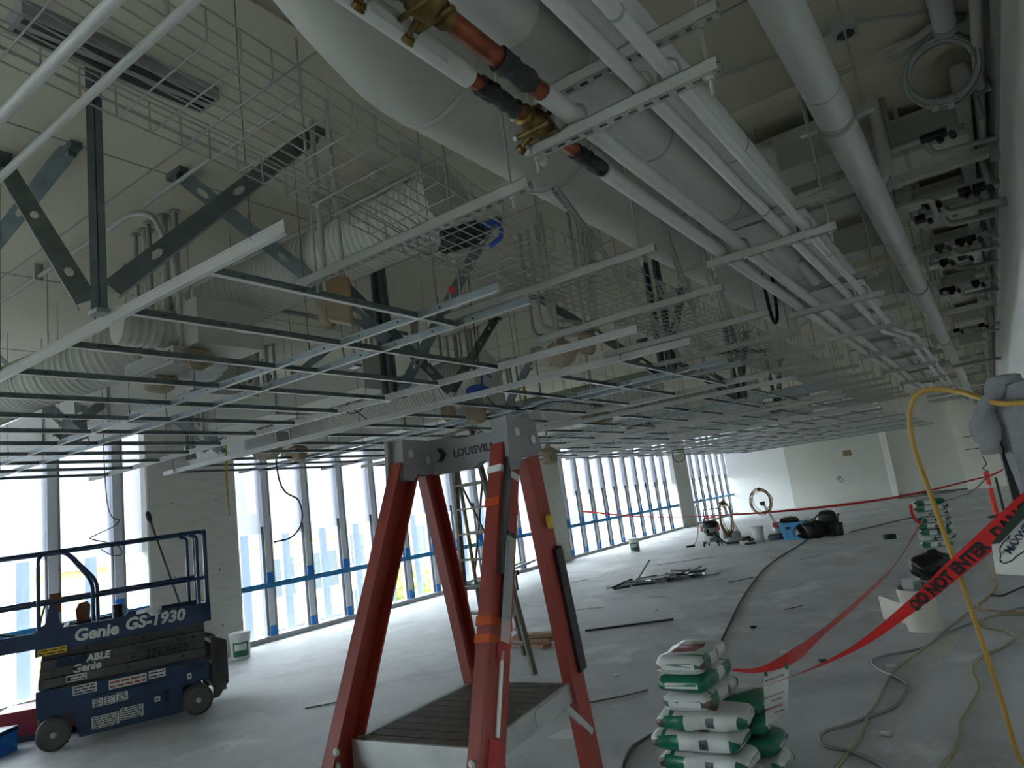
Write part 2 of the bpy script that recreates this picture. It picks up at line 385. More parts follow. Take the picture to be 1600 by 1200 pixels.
# window walls: bays of narrow panes, protective sheeting above, clear glass below
def window_bay(n, y0, y1, mull, rail=True):
    r = root('window_%d' % n, None, None, (XW, (y0+y1)/2, 0), kind='structure')
    part('sill', MB().bb(-10.72, -10.46, y0, y1, 0, .085).bb(-10.5, -10.44, y0, y1, 0, .03), SILL, r)
    part('head', MB().bb(-10.72, -10.5, y0, y1, ZC-.14, ZC), MULL, r)
    if rail: part('rail', MB().bb(-10.56, -10.46, y0, y1, .865, .955), RAILB, r, label='transom rail wrapped in blue film')
    edges = [y0]+sorted(m for m in mull if y0 < m < y1)+[y1]
    for i in range(len(edges)-1):
        a, b = edges[i], edges[i+1]
        part('pane', MB().bb(-10.645, -10.635, a, b, .08, ZC-.1), GLASS, r)
        ze = 1.78+random.uniform(-.05, .05)
        if b < -6.5: continue          # no sheeting on the panes behind the camera
        part('sheeting', MB().grid(lambda u, v, a=a, b=b, ze=ze: Vector((-10.60-.02*math.sin(PI*u)*(1-v*.6)-.012*math.sin(9*u+5*v), a+(b-a)*u, ze+(ZC-.1-ze)*v)), 9, 9), FILM, r, 60)
    for m in mull:
        if not (y0-.05 < m < y1+.05): continue
        part('mullion', MB().bb(-10.70, -10.53, m-.15, m-.028, .05, ZC), MULL, r)
        part('mullion_cap', MB().bb(-10.70, -10.515, m-.028, m, .05, ZC), GREYTRIM, r)
        part('shadow_joint', MB().bb(-10.60, -10.545, m-.162, m-.15, .06, 1.9), GASKET, r)
        part('blue_tape', MB().bb(-10.536, -10.522, m-.152, m-.026, .95, 1.12), TAPEB, r)
        part('blue_tape', MB().bb(-10.536, -10.522, m-.152, m-.026, .05, .24), TAPEB, r)
        # exterior fin: a tall folded white blade outside the glass
        part('fin', MB().prism([(-.02, 0), (.0, 0), (.02, .05), (.02, .15), (-.12, .22), (-.14, .21), (0, .14), (0, .05)], (-10.86, m-.40, -.6), (1, 0, 0), (0, 1, 0), (0, 0, 1), 5.4), FIN, r)
    return r
P_ = 0.845
window_bay(1, -11.9, 5.46, [5.16-P_*i for i in range(0, 21)])
window_bay(2, 6.92, 15.95, [7.64+P_*i for i in range(0, 10)])
window_bay(3, 17.38, 26.08, [17.76+P_*i for i in range(0, 10)])
window_bay(4, 27.55, 33.0, [28.4+P_*i for i in range(0, 6)])

# ------------------------------------------------------------------ outside
solo('ground', MB().bb(-90, -11.2, -60, 110, -8.2, -8.0), GROUND, kind='structure')
def house(x, y0, y1, zt, m, cols, rows, label, gable=True):
    r = root('apartment_house', label, 'building', (x-4, (y0+y1)/2, -8))
    part('wall', MB().bb(x-8, x, y0, y1, -8, zt), m, r)
    if gable:
        yc = (y0+y1)/2
        part('roof', MB().prism([(y0-.5, zt), (y1+.5, zt), (y1+.5, zt+.15), (yc, zt+1.3), (y0-.5, zt+.15)], (x-8.4, 0, 0), (0, 1, 0), (0, 0, 1), (1, 0, 0), 8.9), ROOF, r)
    else:
        part('roof', MB().bb(x-8.2, x+.45, y0-.4, y1+.4, zt, zt+.3), WINFR, r)
    part('band', MB().bb(x, x+.06, y0, y1, zt-2.75, zt-2.6), WINFR, r)
    wy = (y1-y0)/cols
    for i in range(cols):
        for k in range(rows):
            yc = y0+wy*(i+.5); zc = zt-1.35-2.75*k
            ww = .62 if (i+k) % 3 else .95
            wn = part('window', MB().bb(x, x+.09, yc-ww-.12, yc+ww+.12, zc-.95, zc+.85), WINFR, r)
            part('pane', MB().bb(x+.05, x+.10, yc-ww, yc-.04, zc-.8, zc+.72), WINDK, wn)
            part('pane', MB().bb(x+.05, x+.10, yc+.04, yc+ww, zc-.8, zc+.72), WINDK, wn)
    return r
house(-27, -4, 9, 1.1, FACADE, 5, 3, 'pale flat-roofed house seen through the glass left of the lift', False)
house(-25, 12.5, 22, 1.5, FACADE2, 4, 3, 'cream gabled house across the street behind the concrete column', True)
house(-28, 23.5, 37, 2.0, FACADE, 5, 3, 'pale stucco house seen through the panes behind the red ladder', False)
house(-30, 40, 58, 1.2, FACADE2, 6, 3, 'cream gabled house farthest along the street outside', True)
def tree(x, y, zt, label):
    r = root('tree', label, 'tree', (x, y, -8))
    part('trunk', MB().tube([(x, y, -8), (x+.1, y, -5), (x, y+.1, zt-1.5)], [.2, .16, .08], 8), BARK, r, 60)
    rng = random.Random(int(y*10)); mb = MB()
    for i in range(900):
        a, b, q = rng.uniform(0, 2*PI), rng.uniform(-1, 1), rng.random()**.4
        c = Vector((x+1.5*q*math.cos(a)*math.sqrt(1-b*b), y+1.5*q*math.sin(a)*math.sqrt(1-b*b), zt-1.9+1.9*q*b))
        e = Vector((rng.uniform(-1, 1), rng.uniform(-1, 1), rng.uniform(-1, 1))).normalized()*.16; g = e.orthogonal().normalized()*.1
        n = mb.pts([c-e, c+g, c+e, c-g]); mb.face((n, n+1, n+2, n+3))
    part('crown', mb, LEAF, r, kind='stuff')
tree(-19.5, 5.9, -1.2, 'sunlit yellow-green tree outside beyond the end of the lift')
tree(-20, 20.5, .1, 'sunlit tree outside behind the red ladder rail')
tree(-19, 29, .9, 'tall sunlit tree outside near the middle column')
# ================================================================== overhead services
# ---- suspended ceiling grid: main tees across the room, cross tees along it
GZ = 2.70
def tee(L, h, axis, white=False):
    mb = MB(); t = .0025
    def B(l0, l1, a0, a1, z0, z1):
        if axis == 'x': mb.bb(l0, l1, a0, a1, z0, z1)
        else: mb.bb(a0, a1, l0, l1, z0, z1)
    mb.cur = 0; B(-L/2, L/2, -.0125, .0125, 0, .003)
    mb.cur = 0 if white else 1; B(-L/2, L/2, -t/2, t/2, .003, h); B(-L/2, L/2, -.004, .004, h-.008, h)
    if not white:
        mb.cur = 2
        for k in range(int(L/.305)):
            x = -L/2+.15+.305*k; B(x-.008, x+.008, -t/2-.0012, t/2+.0012, h*.42, h*.62)
    return mb
grid_root = root('suspended_ceiling_grid', 'unfinished white and galvanised T-bar ceiling grid hung on wires across the whole room', 'ceiling grid', (-5.5, 16, GZ))
gr0 = Vector((-5.5, 16, GZ))
X0, X1 = -9.3, -1.75
ME_MAIN_G = mesh_from('main_tee', tee(X1-X0, .045, 'x'), [TEEW, GALV, BLACK])
ME_MAIN_W = mesh_from('main_tee', tee(X1-X0, .055, 'x', True), [TEEW, GALV, BLACK])
ME_CW = mesh_from('cross_tee', tee(1.2, .036, 'y'), [TEEW, GALVD, BLACK])
ME_CN = mesh_from('cross_tee', tee(.32, .036, 'y'), [TEEW, GALVD, BLACK])
far = MB(); ncross = 0; rng = random.Random(3)
cross_list = []
for k in range(9):
    Y0 = 1.505+3.6*k
    for j, (dy, white) in enumerate(((0, True), (1.21, False), (1.535, False), (2.79, True))):
        y = Y0+dy
        if y > YF-.1: continue
        inst('main_tee', ME_MAIN_W if white else ME_MAIN_G, grid_root, Vector(((X0+X1)/2+rng.uniform(-.18, .02), y, GZ))-gr0)
    for i in range(12):
        x = -2.36-.61*i
        for (a, b, me) in ((0, 1.21, ME_CW), (1.21, 1.535, ME_CN), (1.535, 2.79, ME_CW)):
            if Y0+b > YF or rng.random() < .03: continue
            cross_list.append((x, Y0+(a+b)/2, me, b-a))
cross_list.sort(key=lambda c: c[0]**2+c[1]**2)
for n, (x, y, me, L) in enumerate(cross_list):
    if n < 300: inst('cross_tee', me, grid_root, Vector((x, y, GZ+.001))-gr0)
    else: far.bb(x-.0125, x+.0125, y-L/2, y+L/2, GZ+.001, GZ+.004).bb(x-.002, x+.002, y-L/2, y+L/2, GZ+.004, GZ+.036)
part('cross_tees', far, TEEW, grid_root, kind='stuff')
ME_HW = mesh_from('hanger_wire', MB().tube([(0, 0, 0), (.004, .002, .6), (0, 0, ZC-GZ-.04)], .0022, 5).tube([(0, 0, .0), (.006, 0, .03), (-.004, 0, .06), (.004, 0, .09), (0, 0, .12)], .003, 5), WIRE)
for k in range(7):
    for dy in (0, 1.21, 1.535, 2.79):
        for j in range(7):
            inst('hanger_wire', ME_HW, grid_root, Vector((-2.15-1.13*j+rng.uniform(-.15, .15), 1.505+3.6*k+dy, GZ+.04))-gr0, (0, 0, rng.uniform(0, 6)))
# the two longer white carrier bars that reach towards the windows
for (xa, xb, y) in ((-9.25, -9.0, 5.08), (-9.6, -9.1, 4.29)):
    part('bar_end', MB().bb(xa, xb, y-.012, y+.012, GZ, GZ+.05), TEEW, grid_root)

# ---- slotted strut (open channel with real slots through its back)
def strut_mb(L, axis=Vector((1, 0, 0)), o=Vector((0, 0, 0)), w=.041, h=.041, pitch=.0508):
    mb = MB(); side = Vector((-axis.y, axis.x, 0)); up = Vector((0, 0, 1)); R = Matrix((axis, side, up)).transposed()
    def b(l0, l1, s0, s1, z0, z1): mb.box(o+axis*((l0+l1)/2)+side*((s0+s1)/2)+up*((z0+z1)/2), (l1-l0, s1-s0, z1-z0), R)
    t = .0026
    b(0, L, -w/2, -w/2+t, 0, h); b(0, L, w/2-t, w/2, 0, h)
    b(0, L, -w/2, -w/2+.010, h-t, h); b(0, L, w/2-.010, w/2, h-t, h)
    b(0, L, -w/2, -.008, 0, t); b(0, L, .008, w/2, 0, t)
    n = int(L/pitch); x = 0.0
    for i in range(n+1):
        a = (i+.5)*pitch-.014; a = min(a, L); b(x, a, -.008, .008, 0, t); x = a+.028
        if x >= L: break
    if x < L: b(x, L, -.008, .008, 0, t)
    return mb
def nut(mb, p):
    p = Vector(p); mb.lathe([(.022, 0), (.022, .003)], p-Vector((0, 0, .003)), (0, 0, 1), 12); mb.lathe([(.012, -.012), (.012, 0)], p-Vector((0, 0, .003)), (0, 0, 1), 6)
def rod(x, y, z0, z1=ZC, r=.006): return MB().tube([(x, y, z0), (x, y, z1)], r, 7)

# cable tray carriers every metre
carriers = [2.0, 3.04, 4.05, 5.05, 6.02, 7.05, 8.05, 9.1, 10.1, 11.1, 12.1, 13.1, 14.1, 15.1]
ords = ['nearest the camera', 'second from the camera', 'third from the camera', 'fourth from the camera', 'fifth from the camera', 'sixth from the camera', 'seventh from the camera', 'eighth from the camera', 'ninth from the camera', 'tenth from the camera', 'eleventh from the camera', 'twelfth from the camera', 'thirteenth from the camera', 'farthest of all']
for i, y in enumerate(carriers):
    xa, xb = -2.43, -1.15+(.03 if i else 0)
    lab = 'white slotted strut crossing under the wire cable tray, ' + ords[i]
    r = root('cable_tray_carrier', lab, 'strut', (xa, y, 2.75), 'slotted struts carrying the wire tray')
    part('strut', strut_mb(xb-xa, o=Vector((xa, y, 2.75))), WHITE, r)
    for x in (xa+.12, xb-.08):
        part('threaded_rod', rod(x, y, 2.70), WHITE, r, 60)
        nb = MB(); nut(nb, (x, y, 2.75)); part('nut', nb, WHITE, r)

# ---- wire basket cable tray, dropping on to the carriers
tr = root('wire_cable_tray', 'long white wire-basket cable tray sloping down on to slotted struts', 'cable tray', (-1.7, 8, 2.79))
TP = [(-.3, 3.06), (.0, 3.05), (.35, 3.03), (.67, 3.00), (.97, 2.962), (1.39, 2.925), (1.69, 2.888), (1.96, 2.86), (2.16, 2.82), (2.48, 2.80), (3.0, 2.795), (4.0, 2.795), (6.0, 2.795), (9.0, 2.795), (16.0, 2.795)]
def tz(y):
    for (a, za), (b, zb) in zip(TP, TP[1:]):
        if a <= y <= b: return za+(zb-za)*(y-a)/(b-a)
    return 2.795
TX0, TX1, TH = -1.95, -1.475, .105
lw = [(TX0, .0), (TX0, .045), (TX0, TH), (TX1, .0), (TX1, .045), (TX1, TH)]+[(TX0+(TX1-TX0)*i/9, 0) for i in range(1, 9)]
for (x, dz) in lw:
    part('long_wire', MB().tube([(x, y, z+dz) for y, z in TP], .0032, 5), BASKET, tr)
y = -.25
ME_U = {}
while y < 15.9:
    z = tz(y)
    if 'u' not in ME_U:
        ME_U['u'] = mesh_from('cross_wire', MB().tube(rounded([(TX0-.004+1.7, 0, TH), (TX0-.004+1.7, 0, -.004), (TX1+.004+1.7, 0, -.004), (TX1+.004+1.7, 0, TH)], .02, 2), .0032, 5), BASKET)
    inst('cross_wire', ME_U['u'], tr, (0, y-8, z-2.79))
    y += .102
for y in (.62, 1.75, 3.55, 6.2):
    for x in (TX0, TX1):
        part('splice_clip', MB().bb(x-.008, x+.008, y-.05, y+.05, tz(y)+.03, tz(y)+.075), BASKET, tr)

# ---- spiral ducts
def duct_mb(path, r, pitch=.09, ridge=.004, n=28, fine=True):
    P = [Vector(p) for p in path]; out = []; rs = []
    for a, b in zip(P, P[1:]):
        L = (b-a).length; m = max(1, int(L/pitch))
        for i in range(m):
            for f, q in ((0, 0), (.10, ridge), (.16, ridge), (.26, 0)):
                out.append(a+(b-a)*((i+f)/m)); rs.append(r+q)
    out.append(P[-1]); rs.append(r)
    return MB().tube(out, rs, n)
DX, DZ, DR = -1.59, 3.49, .25
d = root('main_spiral_duct', 'big round white spiral duct running down the room above the pipe rack', 'duct', (DX, 5, DZ-DR))
part('duct_run', duct_mb([(DX, 2.05, DZ), (DX, 8.3, DZ)], DR, .11, .0022, 36), DUCT, d, 50)
part('elbow', MB().tube(spline([(DX, 2.06, DZ), (DX, 1.9, DZ+.015), (DX+.03, 1.6, DZ+.11), (DX+.05, 1.35, DZ+.24), (DX+.05, 1.1, DZ+.33), (DX+.05, .75, DZ+.33)], 5), [.252]*6+[.25]*20, 36), DUCT, d, 60)
part('boot', MB().lathe([(.25, 0), (.27, .1), (.36, .2), (.5, .24)], (DX+.05, 1.02, DZ+.26), (-.25, -.1, 1), 32), DUCT, d, 60)
for y in (2.05, 4.35, 5.6, 7.1): part('joint_band', MB().lathe([(DR+.002, 0), (DR+.007, .004), (DR+.007, .03), (DR+.002, .034)], (DX, y, DZ), (0, 1, 0), 36, cap=False), DUCT, d, 60)
part('end_cap', MB().lathe([(DR+.012, 0), (DR+.012, .03), (DR-.01, .034), (0, .036)], (DX, 8.28, DZ), (0, 1, 0), 36), DUCT, d, 40)
part('branch', duct_mb([(DX+.2, 4.25, DZ+.05), (-.75, 4.4, DZ+.1)], .11, .05, .004, 22), DUCT, d, 50)
part('branch_collar', MB().lathe([(.19, 0), (.15, .08), (.115, .16)], (DX+.17, 4.24, DZ+.05), (1, .06, .02), 24), DUCT, d, 50)
part('branch', MB().tube(spline([(DX-.1, 7.6, DZ-.05), (DX+.25, 7.7, DZ-.15), (DX+.55, 7.95, DZ-.12)], 5), .13, 20), DUCT, d, 60)
for y in (3.0, 5.0, 7.0):
    part('hanger_strap', MB().tube(arc((DX, y, DZ), DR+.006, -PI*.0, -PI, 16, (1, 0, 0), (0, 0, 1)), .006, 5), WHITE, d)
    for s in (-1, 1): part('hanger_rod', rod(DX+s*(DR+.006), y, DZ, ZC, .004), WHITE, d)

def round_duct(path, r, label, pitch=.05, ridge=.006, cap=True):
    c = Vector(path[0]); o = root('spiral_branch_duct', label, 'duct', (c.x, c.y, c.z-r), 'corrugated branch ducts')
    part('duct_run', duct_mb(path, r, pitch, ridge, 24), DUCT, o, 50)
    if cap:
        P = Vector(path[0]); q = (Vector(path[0])-Vector(path[1])).normalized()
        part('end_collar', MB().lathe([(r+.012, -.03), (r+.012, .02), (r-.02, .022)], P, q, 24), DUCT, o, 40)
    for f in (.3, .7):
        i = int(f*(len(path)-1)); a, b = Vector(path[i]), Vector(path[min(i+1, len(path)-1)]); m = a.lerp(b, .5)
        part('hanger_rod', rod(m.x, m.y, m.z+r, ZC, .004), WHITE, o)
    return o
round_duct([(-2.45, 3.2, 3.56), (-3.6, 3.2, 3.55), (-4.55, 3.12, 3.52)], .215, 'ribbed white duct behind the wire tray, running towards the conduit cluster')
round_duct(spline([(-4.5, 3.12, 3.51), (-4.8, 2.95, 3.40), (-5.1, 2.75, 3.27), (-5.6, 2.48, 3.16), (-6.3, 2.32, 3.12), (-7.8, 2.3, 3.12)], 6), .21, 'ribbed white duct bending to the left edge under the slab', .045)
round_duct([(-4.35, 6.0, 3.12), (-7, 6.0, 3.12), (-9.9, 6.0, 3.12)], .24, 'ribbed white duct ending open above the red ladder cap')
round_duct([(-3.9, 9.6, 3.15), (-7, 9.6, 3.15), (-9.9, 9.6, 3.15)], .24, 'ribbed white duct in the second bay, half hidden by ceiling tees')
round_duct([(-3.4, 13.2, 3.15), (-7, 13.2, 3.15), (-9.9, 13.2, 3.15)], .24, 'ribbed white duct in the third bay near the middle column')
round_duct([(-3.4, 17.6, 3.15), (-9.9, 17.6, 3.15)], .24, 'ribbed white duct farthest down the room', .1)

def rect_duct(x0, x1, y0, y1, z0, z1, label, along='x', m=None):
    o = root('rectangular_duct', label, 'duct', ((x0+x1)/2, (y0+y1)/2, z0), 'rectangular sheet-metal ducts')
    part('duct_body', MB().bb(x0, x1, y0, y1, z0, z1), m or DUCT, o)
    L0, L1 = (x0, x1) if along == 'x' else (y0, y1); k = max(1, int((L1-L0)/1.2))
    for i in range(k+1):
        c = L0+(L1-L0)*i/k
        if along == 'x': part('flange', MB().bb(c-.018, c+.018, y0-.022, y1+.022, z0-.022, z1+.022), m or DUCT, o)
        else: part('flange', MB().bb(x0-.022, x1+.022, c-.018, c+.018, z0-.022, z1+.022), m or DUCT, o)
    for (x, y) in ((x0+.1, y0-.01), (x1-.1, y0-.01)): part('hanger_rod', rod(x, y, z0, ZC, .004), WHITE, o)
    return o
rect_duct(-10.0, -5.6, 3.35, 4.0, 3.02, 3.42, 'wide flat white duct above the lift by the windows')
rect_duct(-7.4, -4.7, 4.55, 4.95, 2.95, 3.3, 'low white box duct above the lift platform')
rect_duct(-9.9, -5.6, 7.5, 8.05, 3.0, 3.4, 'flat white duct crossing behind the aluminium ladder')
rect_duct(-9.9, -5.2, 11.2, 11.8, 3.0, 3.4, 'flat white duct crossing before the middle column')
rect_duct(-9.9, -5.0, 15.0, 15.6, 3.0, 3.4, 'flat white duct at the middle column')
# small terminal box with torn clear wrap and brown paper plugs
vb = root('terminal_box', 'white duct terminal box with torn plastic wrap and brown paper stuffed in it', 'duct box', (-4.3, 2.7, 2.98))
part('box_body', MB().bb(-4.75, -4.15, 2.55, 3.05, 3.0, 3.32), DUCT, vb)
part('open_flap', MB().prism([(0, 0), (.3, .06), (.28, .22), (-.02, .16)], (-4.15, 2.75, 3.12), (1, .3, 0), (0, 1, -.15), (0, 0, 1), .004), DUCT, vb)
part('inlet', duct_mb([(-4.45, 2.6, 3.16), (-4.5, 2.2, 3.16)], .13, .045, .005, 20), DUCT, vb, 50)
def crumple(mb, c, s, seed, n=14, k=9, amp=.18):
    rg = random.Random(seed); ph = [rg.uniform(0, 6) for _ in range(6)]; c = Vector(c)
    def fn(u, v):
        a = 2*PI*u; b = PI*(v-.5); q = 1+amp*(math.sin(3*a+ph[0]+2*b)+.6*math.sin(5*a+ph[1])*math.cos(3*b+ph[2])+.5*math.sin(4*b+ph[3])+.5*math.sin(9*a+7*b+ph[4]))
        sq = lambda t: math.copysign(abs(t)**.7, t)
        return c+Vector((s[0]*q*sq(math.cos(a))*abs(math.cos(b))**.6, s[1]*q*sq(math.sin(a))*abs(math.cos(b))**.6, s[2]*sq(math.sin(b))*(1+.5*amp*math.sin(2*a+ph[5]))))
    return mb.grid(fn, n, k, True)
part('torn_wrap', crumple(MB(), (-4.75, 2.85, 2.98), (.24, .2, .12), 4, 18, 11, .22), PAPER, vb, 30, label='torn whitish plastic')
part('paper_plug', crumple(MB(), (-4.32, 2.62, 2.93), (.10, .10, .07), 6), KRAFT, vb, 25, label='brown paper')
part('paper_plug', crumple(MB(), (-4.72, 2.60, 2.84), (.10, .09, .06), 9), KRAFT, vb, 25)

# ---- pipe rack: two-tier trapezes with insulated and bare pipes
trap = [1.86, 3.62, 5.45, 6.9, 8.65, 10.6, 12.8, 15.2]
tl = ['nearest two-tier white pipe trapeze with slotted struts', 'second white pipe trapeze from the camera', 'third white pipe trapeze from the camera', 'fourth white pipe trapeze from the camera', 'fifth white pipe trapeze from the camera', 'sixth white pipe trapeze from the camera', 'seventh white pipe trapeze from the camera', 'farthest white pipe trapeze under the drain line']
LZ, UZ = 2.77, 2.935
for i, y in enumerate(trap):
    r = root('pipe_trapeze', tl[i], 'trapeze', (-.73, y, LZ), 'two-tier pipe trapezes')
    part('strut', strut_mb(.65, o=Vector((-1.06, y, LZ))), WHITE, r)
    part('strut', strut_mb(.62, o=Vector((-1.0, y, UZ))), WHITE, r)
    for x in (-1.03, -.44):
        part('threaded_rod', rod(x, y, LZ-.06), WHITE, r, 60); [part('nut', nb, WHITE, r) for zz in (LZ, UZ) for nb in [MB()] if nut(nb, (x, y, zz)) is None]
    for x in (-.98, -.865, -.64, -.55):
        part('pipe_clamp', MB().tube([(x-.034, y, LZ+.03)]+arc((x, y, LZ+.075), .034, PI, 0, 8, (1, 0, 0), (0, 0, 1))+[(x+.034, y, LZ+.03)], .005, 5), STEEL, r)
def pipe(name, label, x, z, r, y0, y1, m, cat='pipe', group='pipes on the trapeze rack', n=20):
    o = root(name, label, cat, (x, (y0+y1)/2, z-r), group)
    part('pipe_run', MB().tube([(x, y0, z), (x, y1, z)], r, n), m, o, 60)
    return o
def joints(o, x, z, r, ys, m, wd=.012):
    for y in ys: part('joint', MB().lathe([(r, 0), (r+.0025, .003), (r+.0025, wd), (r, wd+.003)], (x, y, z), (0, 1, 0), 24, cap=False), m, o, 60)
def offset_pipe(name, label, x, z, r, m, y0=0.2):
    o = root(name, label, 'pipe', (x, 7, z-r), 'pipes on the trapeze rack')
    part('pipe_run', MB().tube([(x, y0, z), (x, 7.4, z), (x+.12, 8.1, z), (x+.12, 17, z)], r, 16), m, o, 60)
    return o
PZ = LZ+.041+.03
p = offset_pipe('insulated_pipe', 'slim white pipe on the rack, second from its right side', -.64, LZ+.041+.024, .024, WHITE2); joints(p, -.64, LZ+.065, .024, [1.2, 3.2, 4.9], GREYTRIM)
p = offset_pipe('insulated_pipe', 'slim white pipe at the right edge of the rack', -.55, LZ+.041+.022, .022, WHITE2); joints(p, -.55, LZ+.063, .022, [1.5, 4.2], GREYTRIM)
p = pipe('insulated_pipe', 'thick white insulated pipe on the upper tier of the rack', -.90, UZ+.041+.098, .098, .2, 17, WHITE2); joints(p, -.90, UZ+.139, .098, [1.05, 2.6, 3.55, 5.2, 6.7, 8.3], GREYTRIM)
part('pipe_saddle', MB().lathe([(.0995, 0), (.0995, .3)], (-.90, 1.6, UZ+.139), (0, 1, 0), 24, cap=False), WHITE, p, 60)
part('valve_tee', MB().tube([(-.83, 4.9, UZ+.1), (-.80, 5.0, UZ+.02), (-.80, 5.2, UZ-.0)], .03, 10), WHITE2, p, 60)
p = pipe('insulated_pipe', 'second thick insulated pipe on the upper tier, right of the first', -.66, UZ+.041+.075, .075, .2, 17, WHITE2); joints(p, -.66, UZ+.116, .075, [1.4, 2.9, 4.4, 6.2], GREYTRIM)

def line_with_valve(label, x, z, segs, valves, y_end):
    o = root('copper_valved_pipe', label, 'pipe', (x, 5, z-.04), 'copper pipes on the trapeze rack')
    for (a, b, kind) in segs:
        if kind == 'w': part('insulation', MB().tube([(x, a, z), (x, b, z)], .031, 18), WHITE2, o, 60, label='white insulation jacket')
        if kind == 'c': part('bare_copper', MB().tube([(x, a, z), (x, b, z)], .0225 if x < -.95 else .027, 18), COPPER, o, 60, label='bare copper')
        if kind == 'k':
            rg = random.Random(int(a*100)); k = 14; rr = .026 if x < -.95 else .031
            part('mastic_wrap', MB().tube([(x+rg.uniform(-.002, .002), a+(b-a)*i/k, z+rg.uniform(-.002, .002)) for i in range(k+1)], [rr+rg.uniform(-.002, .006) for i in range(k+1)], 16), BTAPE, o, 50, label='lumpy black wrap')
    for (yv, s) in valves:
        v = part('valve_body', MB().lathe([(.026, -.085), (.034, -.08), (.034, -.055), (.028, -.05), (.042, -.03), (.046, 0), (.042, .03), (.028, .05), (.034, .055), (.034, .08), (.026, .085)], (x, yv, z), (0, 1, 0), 16), BRASS, o, 40, label='brass valve')
        for (dy, dz) in ((-.03, -.035), (.03, -.035), (-.03, .035), (.03, .035)):
            part('bolt', MB().tube([(x-.06, yv+dy, z+dz*s), (x+.06, yv+dy, z+dz*s)], .008, 6), BRASS, v)
            part('bolt_head', MB().lathe([(.013, 0), (.013, .012)], (x-.07, yv+dy, z+dz*s), (1, 0, 0), 6), STEEL, v)
        part('drain_cock', MB().lathe([(.012, 0), (.012, .04), (.018, .045), (.018, .06)], (x-.04, yv+.02, z-.02), (-1, .2, -.5), 10), BRASS, v, 40)
        part('lever', MB().box((x-.07, yv+.09, z-.05), (.02, .11, .03)), WHITE2, v)
    return o
line_with_valve('copper pipe with one brass valve at the left edge of the rack', -.98, LZ+.072,
    [(.2, 1.45, 'w'), (1.45, 1.52, 'c'), (1.50, 1.68, 'k'), (1.67, 1.74, 'c'), (1.86, 2.06, 'c'), (2.05, 2.25, 'k'), (2.26, 7.2, 'w'), (7.2, 16, 'w')], [(1.80, 1)], 16)
line_with_valve('copper pipe with a large brass valve, cut off by the top of the frame', -.88, LZ+.082,
    [(.2, .75, 'w'), (.75, 1.0, 'c'), (1.0, 1.48, 'c'), (1.46, 1.62, 'k'), (1.62, 1.68, 'c'), (1.68, 16, 'w')], [(1.0, 1), (1.16, 1)], 16)
# big drain line
bp = root('drain_pipe', 'very thick smooth white drain pipe along the right of the ceiling', 'pipe', (-.31, 16, 3.256))
part('pipe_run', MB().tube([(-.31, .4, 3.34), (-.31, 32.8, 3.34)], .084, 32), WHITE2, bp, 60)
joints(bp, -.31, 3.34, .084, [3.28, 3.62, 6.05, 6.75, 9.4, 13.0, 17], GREYTRIM, .006)
part('coupling', MB().lathe([(.088, 0), (.088, .12)], (-.31, 12.2, 3.34), (0, 1, 0), 28, cap=False), WHITE2, bp, 60)
for y in (3.66, 8.2, 12.6):
    c = part('riser_clamp', MB().lathe([(.086, -.018), (.095, -.016), (.095, .016), (.086, .018)], (-.31, y, 3.34), (0, 1, 0), 28, cap=False), WHITE, bp, 60)
    for s in (-1, 1):
        part('clamp_ear', MB().bb(-.31+s*.13-.045, -.31+s*.13+.045, y-.02, y+.02, 3.31, 3.36), WHITE, c)
        part('bolt', MB().lathe([(.011, -.02), (.011, .02)], (-.31+s*.125, y, 3.34), (0, 1, 0), 6), WHITE, c)
        part('hanger_rod', rod(-.31+s*.125, y, 3.34, ZC, .005), WHITE, c)
for y in (5, 10, 15): part('drop_leg', MB().tube(rounded([(-.31, y, 3.36), (-.2, y, 3.5), (-.2, y, ZC)], .08), .04, 14), WHITE2, bp, 60)

# pipes crossing high at the left, below the slab
for (y, z, r, lab) in ((.655, 2.80, .0145, 'round white pipe crossing the top left corner, left of a thinner parallel one'), (.765, 2.80, .011, 'slimmer white pipe crossing the top left corner, right of a thicker one')):
    o = root('crossing_pipe', lab, 'pipe', (-2.6, y, z-r))
    part('pipe_run', MB().tube([(-9.5, y, z), (-1.12, y, z)], r, 14), WHITE2, o, 60)
    for x in (-1.3, -3.6, -6): part('hanger_rod', rod(x, y, z, ZC, .004), WHITE, o)
lf = root('slot_fixture', 'long dark-slotted fixture recessed along the slab at the top left', 'light fixture', (-3.0, 1.53, 3.9))
part('housing', MB().bb(-3.09, -2.91, 1.08, 1.98, 3.93, ZC), GREYTRIM, lf)
for x in (-3.065, -2.975): part('slot', MB().bb(x, x+.045, 1.1, 1.96, 3.924, 3.931), BLACK, lf)
part('side_panel', MB().bb(-2.88, -2.25, .9, 2.0, 3.975, ZC), SLAB, lf)
cs = root('slab_conduit', 'thin white conduit clipped along the slab behind the steel studs', 'conduit', (-5, 2.25, 3.83))
part('conduit_run', MB().tube(rounded([(-9.8, 2.25, 3.9), (-4.35, 2.25, 3.9), (-4.2, 2.3, 3.86), (-4.1, 2.4, 3.5), (-4.1, 2.4, 3.0)], .2, 6), .018, 10), WHITE, cs, 60)
for x in (-8.4, -7, -5.8, -4.8): part('clip', MB().bb(x-.02, x+.02, 2.22, 2.28, 3.87, ZC), WHITE, cs)
part('conduit_run', MB().tube([(-4.2, 2.25, 3.9), (-2.6, 2.25, 3.93)], .013, 10), WHITE, cs, 60)

